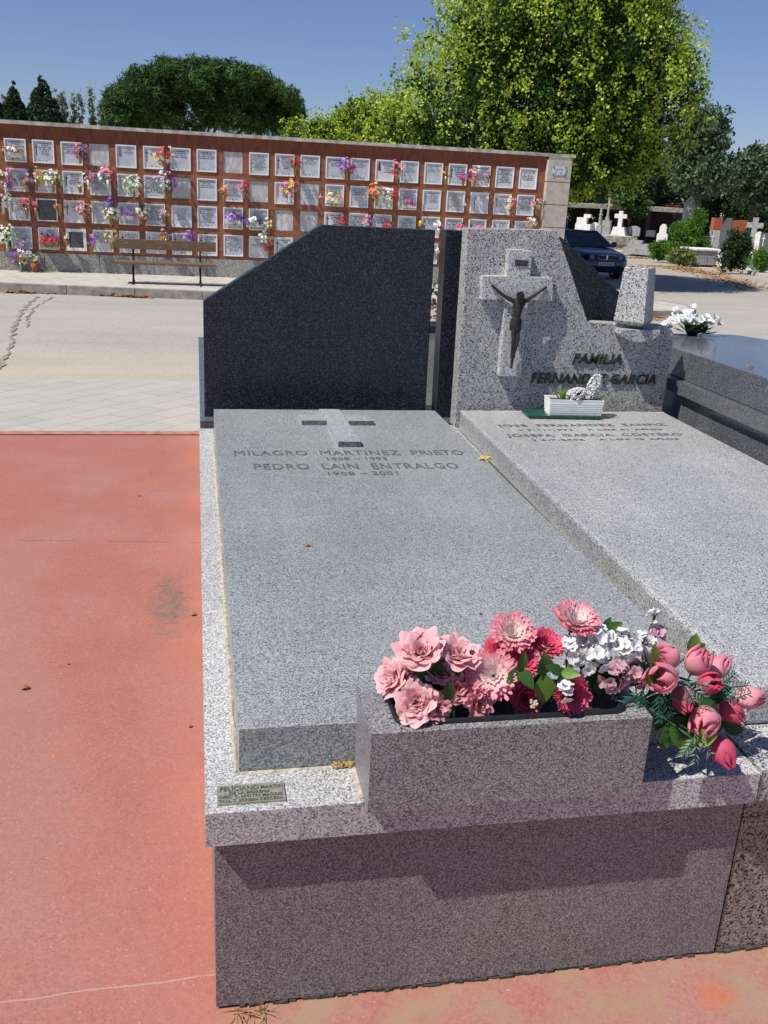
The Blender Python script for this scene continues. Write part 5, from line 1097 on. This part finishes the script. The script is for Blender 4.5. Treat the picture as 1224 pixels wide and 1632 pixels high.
tree('broadleaf_tree', 'huge yellow green broadleaf tree behind the right end of niche wall', (BX, BY, gz(BY)), 2.2, .24,
     [(9.0, 23.6, 4.5, 3.45, 3.2, 2.7), (6.6, 23.2, 3.0, 2.2, 2.2, 1.7), (10.9, 23.4, 4.2, 1.8, 2.1, 1.8), (9.1, 23.5, 6.6, 2.4, 2.4, 2.1), (9.9, 23.6, 3.0, 1.7, 1.8, 1.1), (9.3, 22.4, 2.9, 2.0, 1.4, 1.0), (5.6, 23.6, 2.4, 1.4, 1.4, 1.1), (11.3, 24.4, 5.4, 1.35, 1.8, 1.7), (7.6, 23.4, 5.2, 1.3, 1.6, 1.4), (10.0, 26.6, 5.1, 2.8, 2.6, 2.5), (11.0, 25.6, 6.6, 1.3, 2.0, 1.7), (9.2, 21.6, 4.8, 1.5, 1.2, 1.6)],
     2500, 52, .38, .052, M['lf_yellow'], 5, podfrac=0, inner=.3, pods=4600)
YT = 34
for i, (px, pt, w, lab) in enumerate([(500, 192, 1.2, 'low rounded yellow green tree beside the umbrella pine'), (545, 182, 1.25, 'yellow green tree between the lowest one and the huge tree'), (600, 155, 1.7, 'taller yellow green tree touching the huge tree crown')]):
    tp_ = at(px, pt, 'y', YT+i); x = tp_.x; z = tp_.z
    tree('broadleaf_tree', lab, (x, YT+i, PZ if YT+i < 33 else gz(YT+i)), 2.0, .12, [(x, YT+i, z-1.3, w, 1.2, 1.25), (x-.8, YT+i, z-1.9, w*.7, 1, 1.0), (x+.8, YT+i, z-1.5, w*.7, 1, 1.2)], 360, 40, .3, .08, M['lf_yellow'], 20+i, 'yellow green trees behind the wall', podfrac=.25, inner=.2, pods=900)
# umbrella pine
YP = 57
pc = at(320, 160, 'y', YP); r_ = random.Random(4); bl = []
for px, py, a, b in [(205, 172, 38, 34), (235, 150, 40, 40), (270, 132, 42, 32), (310, 132, 48, 32), (355, 135, 48, 32), (395, 145, 42, 34), (430, 165, 38, 34), (455, 185, 27, 27), (300, 175, 60, 35), (370, 180, 60, 32), (420, 190, 45, 24), (240, 185, 55, 28), (190, 195, 24, 18), (330, 150, 50, 34), (262, 118, 24, 16), (335, 112, 26, 14), (290, 108, 18, 12), (310, 104, 16, 10), (360, 112, 18, 12), (410, 130, 18, 14), (437, 146, 18, 14), (245, 126, 16, 12), (225, 140, 15, 12), (196, 150, 14, 12), (178, 165, 12, 14), (458, 160, 14, 12), (385, 124, 24, 16), (215, 152, 22, 16), (470, 178, 14, 16)]:
    c = at(px, py, 'y', YP); k_ = (YP+1.6)/CF; bl.append((c.x, c.y+r_.uniform(-1.8, 1.0), c.z, a*k_*.86, 1.5, b*k_*.86))
tree('umbrella_pine', 'wide dome shaped dark umbrella pine beyond the niche wall', (pc.x, YP, gz(YP)), 3.6, .3, bl, 2100, 60, .34, .15, M['lf_pine'], 8, inner=.12, aspect=.16, tvar=.6, shell=.30)
YS = 68
for i, (px, tp_, w) in enumerate([(20, 132, 17), (66, 124, 22), (-12, 140, 16)]):
    t_ = at(px, tp_, 'y', YS); k_ = (YS+1.6)/CF; b_ = [(t_.x, YS, t_.z-(.25+.22*j), w*k_*min(1.35, .22+.105*j), w*k_*min(1.35, .22+.105*j), .34) for j in range(26)]
    tree('cypress', ['clipped dark cypress at the far left', 'taller clipped dark cypress, second from left', 'dark cypress cut by the left picture edge'][i], (t_.x, YS, gz(YS)), 1, .15, b_, 2200, 26, .10, .07, M['lf_dark'], 30+i, 'clipped cypresses', limbs=[], inner=.1, shell=.06, aspect=.4)
YO = 80
for i, (px, tp_, w) in enumerate([(86, 146, 6), (99, 145, 7), (113, 150, 5), (126, 144, 9), (146, 143, 5), (160, 162, 7), (3, 152, 6), (92, 160, 5)]):
    t_ = at(px, tp_, 'y', YO+i*.7); k_ = (YO+1.6)/CF; rr = random.Random(i); b_ = [(t_.x+rr.uniform(-.12, .12), YO+i*.7, t_.z-.5-.9*j, w*k_*min(1, .5+.25*j), w*k_*.8, .7) for j in range(8)]
    lab = ['thin pale poplar just right of the tall cypress', 'second thin poplar from the tall cypress', 'narrowest thin poplar in the middle of the row', 'widest thin poplar of the row', 'bare topped thin poplar near the umbrella pine', 'short thin poplar touching the umbrella pine', 'thin poplar at the left edge beside the cypresses', 'short thin poplar behind the first two'][i]
    tree('poplar', lab, (t_.x, YO+i*.7, gz(YO)), 5, .10, b_, 120, 18, .2, .085, M['lf_poplar'], 50+i, 'thin poplars beyond the wall', limbs=[(t_.x, YO+i*.7, t_.z-.1)], inner=.4, bark=plain('pale_bark%d' % i, (.35, .33, .28), .9, .2, 10))
# greyish trees at the right, dark trees behind
def rtree(name, label, px, top, wpx, botpx, Y, mat, seed, n=420, group='trees behind the graves', **k):
    c = at(px, top, 'y', Y); b = at(px, botpx, 'y', Y); kk = (Y+1.6)/CF*1.1; w = wpx*kk/2; H = c.z-b.z; r = random.Random(seed); bl = []
    for j in range(7): bl.append((c.x+r.uniform(-.55, .55)*w, Y+r.uniform(-1, 1), b.z+H*(.25+.6*r.random()), w*r.uniform(.45, .65), w*.6, H*r.uniform(.2, .3)))
    bl.append((c.x, Y, c.z-H*.28, w*.55, w*.5, H*.28)); return tree(name, label, (c.x, Y, gz(Y)), max(1.2, b.z-gz(Y)+.6), .16, bl, n, 34, .42, .10, mat, seed, group, **k)
rtree('olive_tree', 'tall grey green tree right of the huge yellow green one', 1135, 172, 115, 330, 44, M['lf_grey'], 61, 430, inner=.25)
rtree('olive_tree', 'grey green tree at the right picture edge', 1212, 232, 85, 345, 47, M['lf_grey'], 62, 330, inner=.25)
rtree('dark_tree', 'dark evergreen beneath the huge tree, behind the first crosses', 930, 235, 140, 372, 66, M['lf_dark'], 63, 900)
rtree('dark_tree', 'dark evergreen behind the tall crosses', 1030, 230, 150, 372, 70, M['lf_dark'], 64, 900)
rtree('dark_tree', 'dark evergreen behind the grey green trees', 1120, 240, 150, 372, 74, M['lf_dark'], 65, 900)
rtree('dark_tree', 'dark evergreen behind the granite cross at right', 1215, 262, 150, 372, 72, M['lf_dark'], 66, 900)
rtree('dark_tree', 'low dark pine above the white lobed stone', 1000, 285, 80, 345, 60, M['lf_pine'], 67, 260)
# ---------------------------------------------------------------- graves far off at the right
def shrub(name, label, px, top, bot, wpx, Y, mat, seed, cone=False, s=.05, cr=.14, n=300, lv=30, **k):
    b = at(px, bot, 'y', Y); c = at(px, top, 'y', Y); kk = (Y+1.6)/CF*1.1; w = wpx*kk/2; H = c.z-b.z; r = random.Random(seed)
    g = gz(Y)+.115; t = thing(name, label, 'shrub', (b.x, Y, g)); bl = []
    if cone: bl = [(b.x+r.uniform(-.15, .15)*w, Y, g+H*(j+.5)/6, w*(1-.14*j)*.8, w*(1-.14*j)*.7, H/7) for j in range(6)]+[(b.x+r.uniform(-.6, .6)*w, Y, g+H*r.uniform(.2, .7), w*.4, w*.4, H*.2) for j in range(5)]
    else: bl = [(b.x+r.uniform(-.5, .5)*w, Y, g+H*r.uniform(.35, .6), w*.55, w*.5, H*.42) for j in range(6)]
    bm = bmesh.new(); 
    for j in range(4): tube(bm, [(b.x, Y, g-.05), (b.x+r.uniform(-.3, .3)*w, Y+r.uniform(-.1, .1), g+H*.5)], [.03, .01], 5)
    obj('stem', bm, M['bark'], t, local=False); crown('foliage', bl, n, lv, cr, s, mat, t, seed, **k); return t
shrub('conifer_shrub', 'bright green feathery conifer shrub by the tall grey stone', 1098, 324, 408, 76, 41, M['lf_bright'], 71, True, .06, .22, 560, 36, aspect=.3)
shrub('green_bush', 'dark green bush left of the feathery conifer', 1050, 383, 416, 38, 42, M['lf_bright'], 72, n=200, tvar=.1)
shrub('pale_bush', 'low pale yellowish bush before the feathery conifer', 1086, 397, 424, 56, 38.5, M['lf_pale'], 73, n=240)
shrub('round_bush', 'round dark glossy bush before the dark slab', 1165, 364, 436, 54, 33, M['lf_dark'], 74, n=420, s=.04)
shrub('grass_clump', 'yellow green clump at the right edge below the crosses', 1212, 400, 440, 50, 32, M['lf_bright'], 75, n=240, aspect=.25)
hd = thing('hedge', 'long dark hedge closing the view behind the right hand graves', 'hedge', (44, 80, gz(80)))
crown('foliage', [(24+3.2*j, 80+((j*7) % 3)*.5, gz(80)+1.3, 2.4, 1.2, 1.7+.4*((j*5) % 3)) for j in range(14)], 1500, 30, .5, .13, M['lf_dark'], hd, 90, inner=.2)
bm = bmesh.new()
for j in range(14): tube(bm, [(24+3.2*j, 80, gz(80)-.1), (24.2+3.2*j, 80, gz(80)+1.6)], [.08, .04], 6)
obj('stem', bm, M['bark'], hd, local=False)
def ap(px, py, Y): return at(px, py, 'y', Y)
def cross_bm(bm, x, y, z, w, h, t, d=None, arm=.68):
    d = d or t; box(bm, x-t/2, x+t/2, y-d/2, y+d/2, z, z+h); za = z+h*arm
    box(bm, x-w/2, x-t/2-.001, y-d/2+.003, y+d/2-.003, za-t/2, za+t/2); box(bm, x+t/2+.001, x+w/2, y-d/2+.003, y+d/2-.003, za-t/2, za+t/2)
YR = 51.5
zp = ap(995, 377, YR).z      # top of the retaining wall
rw = thing('retaining_wall', 'long low concrete retaining wall behind the parked car', 'wall', (19, YR, gz(YR)))
wobj('wall_body', bx(8, 24.9, YR, YR+.3, gz(YR)-.1, zp-.45), M['cope'], rw, .01); wobj('wall_top', bx(8, 25.0, YR-.05, YR+5, zp-.44, zp), M['cope'], rw, .01)
def mon(name, label, px, bot, top, wpx, Y, kind, mat, base=None, group='grave monuments beyond the road'):
    b = ap(px, bot, Y); c = ap(px, top, Y); kk = (Y+1.6)/CF*1.02; w = wpx*kk; H = c.z-b.z; z0 = base if base is not None else b.z; H = c.z-z0
    o = thing(name, label, 'grave monument', (b.x, Y, z0), R(-38), group)
    def P(nm, bm, mt=mat, bv=.01): return obj(nm, bm, mt, o, bevel=bv)
    if kind == 'cross':
        bm = bmesh.new(); prism(bm, [(-w*.5, 0), (w*.5, 0), (w*.36, H*.34), (-w*.36, H*.34)], -w*.3, w*.3, 'y'); P('pedestal', bm)
        bm = bmesh.new(); cross_bm(bm, 0, 0, H*.342, w*.8, H*.655, w*.26); P('cross', bm)
    elif kind == 'thin':
        bm = bmesh.new(); box(bm, -w*.45, w*.45, -w*.3, w*.3, 0, H*.38); P('pedestal', bm); bm = bmesh.new(); prism(bm, [(-w*.25, H*.382), (w*.25, H*.382), (w*.13, H*.5), (-w*.13, H*.5)], -.1, .1, 'y'); P('plinth', bm)
        bm = bmesh.new(); cross_bm(bm, 0, 0, H*.502, w*.9, H*.495, w*.2, arm=.6); P('cross', bm)
    elif kind == 'lobed':
        bm = bmesh.new(); prism(bm, [(-.2*w, 0), (.2*w, 0), (.25*w, .3*H), (.5*w, .42*H), (.5*w, .68*H), (.32*w, .72*H), (.32*w, .9*H), (.15*w, H), (-.15*w, H), (-.32*w, .9*H), (-.32*w, .72*H), (-.5*w, .68*H), (-.5*w, .42*H), (-.25*w, .3*H)], -.12, .12, 'y'); P('stone', bm)
    elif kind == 'slab':
        bm = bmesh.new(); prism(bm, [(-w/2, 0), (w/2, 0), (w/2, H), (-w*.1, H), (-w/2, H*.88)], -.14, .14, 'y'); P('stone', bm)
    elif kind == 'step':
        bm = bmesh.new(); box(bm, -w/2, w/2, -.5, .5, 0, H*.45); P('lower_step', bm); bm = bmesh.new(); box(bm, -w*.38, w*.5, -.4, .5, H*.452, H*.75); P('upper_step', bm); bm = bmesh.new(); box(bm, -w*.3, w*.1, -.35, .1, H*.752, H); P('planter', bm)
    elif kind == 'block':
        bm = bmesh.new(); box(bm, -w/2, w/2, -.25, .25, 0, H*.5); P('pedestal', bm); bm = bmesh.new(); box(bm, -w*.45, w*.2, -.2, .2, H*.502, H*.82); P('middle_block', bm); bm = bmesh.new(); box(bm, -w*.02, w*.42, -.15, .15, H*.823, H); P('top_block', bm)
    elif kind == 'arch':
        bm = bmesh.new(); prism(bm, [(-w/2, 0), (-w/2, H*.8)] + [(-w*.5+w*t, H*(.8+.2*math.sin(math.pi*t))) for t in (.2, .4, .6, .8)] + [(w/2, H*.8), (w/2, 0)], -.12, .12, 'y'); P('stone', bm)
        bm = bmesh.new(); cross_bm(bm, -w*.25, -.14, H*.2, w*.18, H*.55, .04, .03); P('cross', bm, M['marble'], 0)
    elif kind == 'pillar':
        bm = bmesh.new(); box(bm, -w/2, w/2, -w/2, w/2, 0, H*.35); P('pedestal', bm); bm = lathe(bmesh.new(), [(w*.34, H*.352), (w*.30, H*.7), (w*.42, H*.76), (w*.2, H*.8), (w*.28, H*.88), (w*.16, H)], 12); P('figure', bm, mat, 0)
    elif kind == 'stele':
        bm = bmesh.new(); box(bm, -w/2, w/2, -.12, .12, 0, H); P('stone', bm); bm = bmesh.new(); cross_bm(bm, -w*.1, -.135, H*.3, w*.35, H*.6, .035, .02); P('cross', bm, M['marble'], 0)
    return o
mon('gravestone', 'stepped white block monument just right of the brick wall end', 929, 372, 341, 24, 53, 'block', M['stone_w'], zp)
mon('gravestone', 'small white pedestal with flowers beside the statue', 946, 374, 354, 13, 53, 'arch', M['stone_w'], zp)
mon('gravestone', 'slim weathered statue pillar between the pedestal and tall cross', 954, 374, 332, 8, 52.8, 'pillar', M['stone_g'], zp)
mon('gravestone', 'tall grey stone cross on a white pedestal', 965, 374, 314, 15, 53.5, 'thin', M['stone_g'], zp)
mon('gravestone', 'white cross with broad flared foot on the retaining wall', 986, 375, 336, 24, 53, 'cross', M['stone_w'], zp)
mon('gravestone', 'low arched headstone with a small white cross', 1009, 378, 360, 20, 53, 'arch', M['stone_g'], zp)
mon('gravestone', 'low dark headstone right of the arched one', 1036, 381, 367, 14, 53, 'slab', M['stone_d'], zp)
mon('gravestone', 'white lobed cross stone left of the bushes', 1054, 390, 357, 17, 47, 'lobed', M['stone_w'], gz(47)+.115)
mon('gravestone', 'low stepped granite tomb with a planter, at the road kerb', 1017, 413, 383, 48, 47.6, 'step', M['stone_g'], gz(47.6)+.1)
mon('gravestone', 'tall pale grey slab rising behind the feathery conifer', 1090, 405, 312, 21, 46, 'slab', M['stone_g'], gz(46)+.115)
mon('gravestone', 'grey stele with a thin white cross before the brick gable', 1135, 402, 367, 17, 41, 'stele', M['stone_g'])
mon('gravestone', 'tall dark slab behind the round bush', 1152, 405, 347, 14, 40, 'slab', M['stone_d'], gz(40)+.115)
mon('gravestone', 'big rough granite cross at the right', 1196, 405, 346, 32, 37, 'cross', M['stone_g'])
mon('gravestone', 'dark headstone with a small cross at right picture edge', 1216, 402, 371, 18, 36.5, 'stele', M['stone_d'])
mon('gravestone', 'pale small headstone between the granite cross and dark one', 1204, 402, 369, 8, 36, 'slab', M['stone_w'])
b_ = ap(1122, 421, 39); rk = thing('stone_plinth', 'rough grey stone block plinth between the pale bush and round bush', 'plinth', (b_.x, 39, gz(39)+.1)); rr = random.Random(3)
for i, (x, z, w, h) in enumerate([(-.35, 0, .62, .3), (.3, 0, .6, .3), (-.05, .31, .9, .3)]): obj('stone_block', bx(x-w/2, x+w/2, -.3, .5, z, z+h), M['stone_g'], rk, bevel=.03)
obj('stone_top', bx(-.65, .75, -.35, 1.2, .615, .68), M['stone_w'], rk, bevel=.01)
tz = ap(1212, 404, 36).z; tb = thing('grave_platform', 'pale stone platform under the granite cross', 'platform', (ap(1205, 404, 36.8).x, 36.8, gz(36.8)+.1)); hgt = max(.15, ap(1205, 404, 36).z-(gz(36.8)+.1)); obj('platform_body', bx(-1.1, 1.6, -.8, 1.2, 0, hgt), M['stone_w'], tb, bevel=.01)
hgt2 = max(.1, ap(1135, 402, 41).z-(gz(41)+.1)); tb = thing('grave_platform', 'pale stone platform under the stele with white cross', 'platform', (ap(1137, 402, 41).x, 41, gz(41)+.1)); obj('platform_body', bx(-.6, .9, -.5, .8, 0, hgt2), M['stone_w'], tb, bevel=.01)
# shelters and brick buildings behind
b0_, b1_ = ap(925, 320, 62), ap(1075, 338, 62)
sh = thing('niche_gallery', 'dark shaded niche gallery with a pale flat roof behind the graves', 'building', ((b0_.x+b1_.x)/2, 62, gz(62)))
zr = b1_.z; wobj('back_wall', bx(b0_.x-14, b1_.x+1.4, 63.2, 64.3, gz(62), zr-.02), plain('shaded_niche_wall', (.025, .022, .020), .9, .3, 3), sh, 0); wobj('flat_roof', bx(b0_.x-14, b1_.x+.2, 60.0, 64.4, zr, zr+.28), M['cope'], sh, 0)  # back wall coloured near black for the shade under the roof
bm = bmesh.new()
for k in range(9): box(bm, b1_.x-.3-2.2*k, b1_.x-2.2*k, 61, 61.2, gz(62), zr-.001)
wobj('posts', bm, plain('shaded_posts', (.05, .045, .04), .9, .3, 3), sh, 0)  # posts darkened too, roof shade put into their colour
M['obrick'] = plain('orange_brick', (.42, .13, .055), .85, .2, 4)
for i, (x0, x1, zt0, zb0, Y, lab) in enumerate([(1062, 1082, 328, 340, 68, 'orange brick wall showing above the gallery roof'), (1139, 1149, 348, 372, 60, 'orange brick gable behind the stele with white cross'), (1168, 1190, 352, 376, 60, 'orange brick gable left of the granite cross')]):
    a, b = ap(x0, zt0, Y), ap(x1, zb0, Y); t = thing('brick_building', lab, 'building', ((a.x+b.x)/2, Y, gz(Y)))
    if i == 0: wobj('wall', bx(a.x, b.x, Y, Y+.5, gz(Y), a.z), M['obrick'], t, 0); wobj('roof', bx(a.x-.1, b.x+.1, Y-.1, Y+.6, a.z+.001, a.z+.08), M['obrick'], t, 0)
    else:
        bm = bmesh.new(); mx = (a.x if i == 2 else b.x); prism(bm, [(a.x, gz(Y)), (b.x, gz(Y)), (b.x, b.z+1.0 if i == 2 else a.z), (a.x, a.z if i == 2 else b.z+1.0)], Y, Y+.4, 'y'); wobj('wall', bm, M['obrick'], t, 0)
def minib(px, py, rpx, Y, cols, lab):
    global YW
    bunch(px, py, rpx, cols, 'grey', y=Y, label=lab, ground=zp if Y > 50 else ap(px, py+rpx, Y).z-.05)
minib(905, 349, 6, 53, ['cream', 'white'], 'cream flowers in a dark vase at the corner of the brick wall end')
minib(946, 348, 5, 53, ['greenw', 'cream'], 'pale flowers on the small white pedestal')
minib(1003, 350, 4, 55, ['hot', 'pink'], 'tiny pink flowers beyond the flared white cross')
minib(1010, 383, 5, 47, ['cream', 'yellow'], 'yellow flowers on the stepped tomb at the kerb')
minib(1094, 308, 4, 46, ['cream'], 'cream ornament on top of the tall pale slab')
minib(1151, 344, 4, 40, ['cream'], 'cream ornament on top of the tall dark slab')
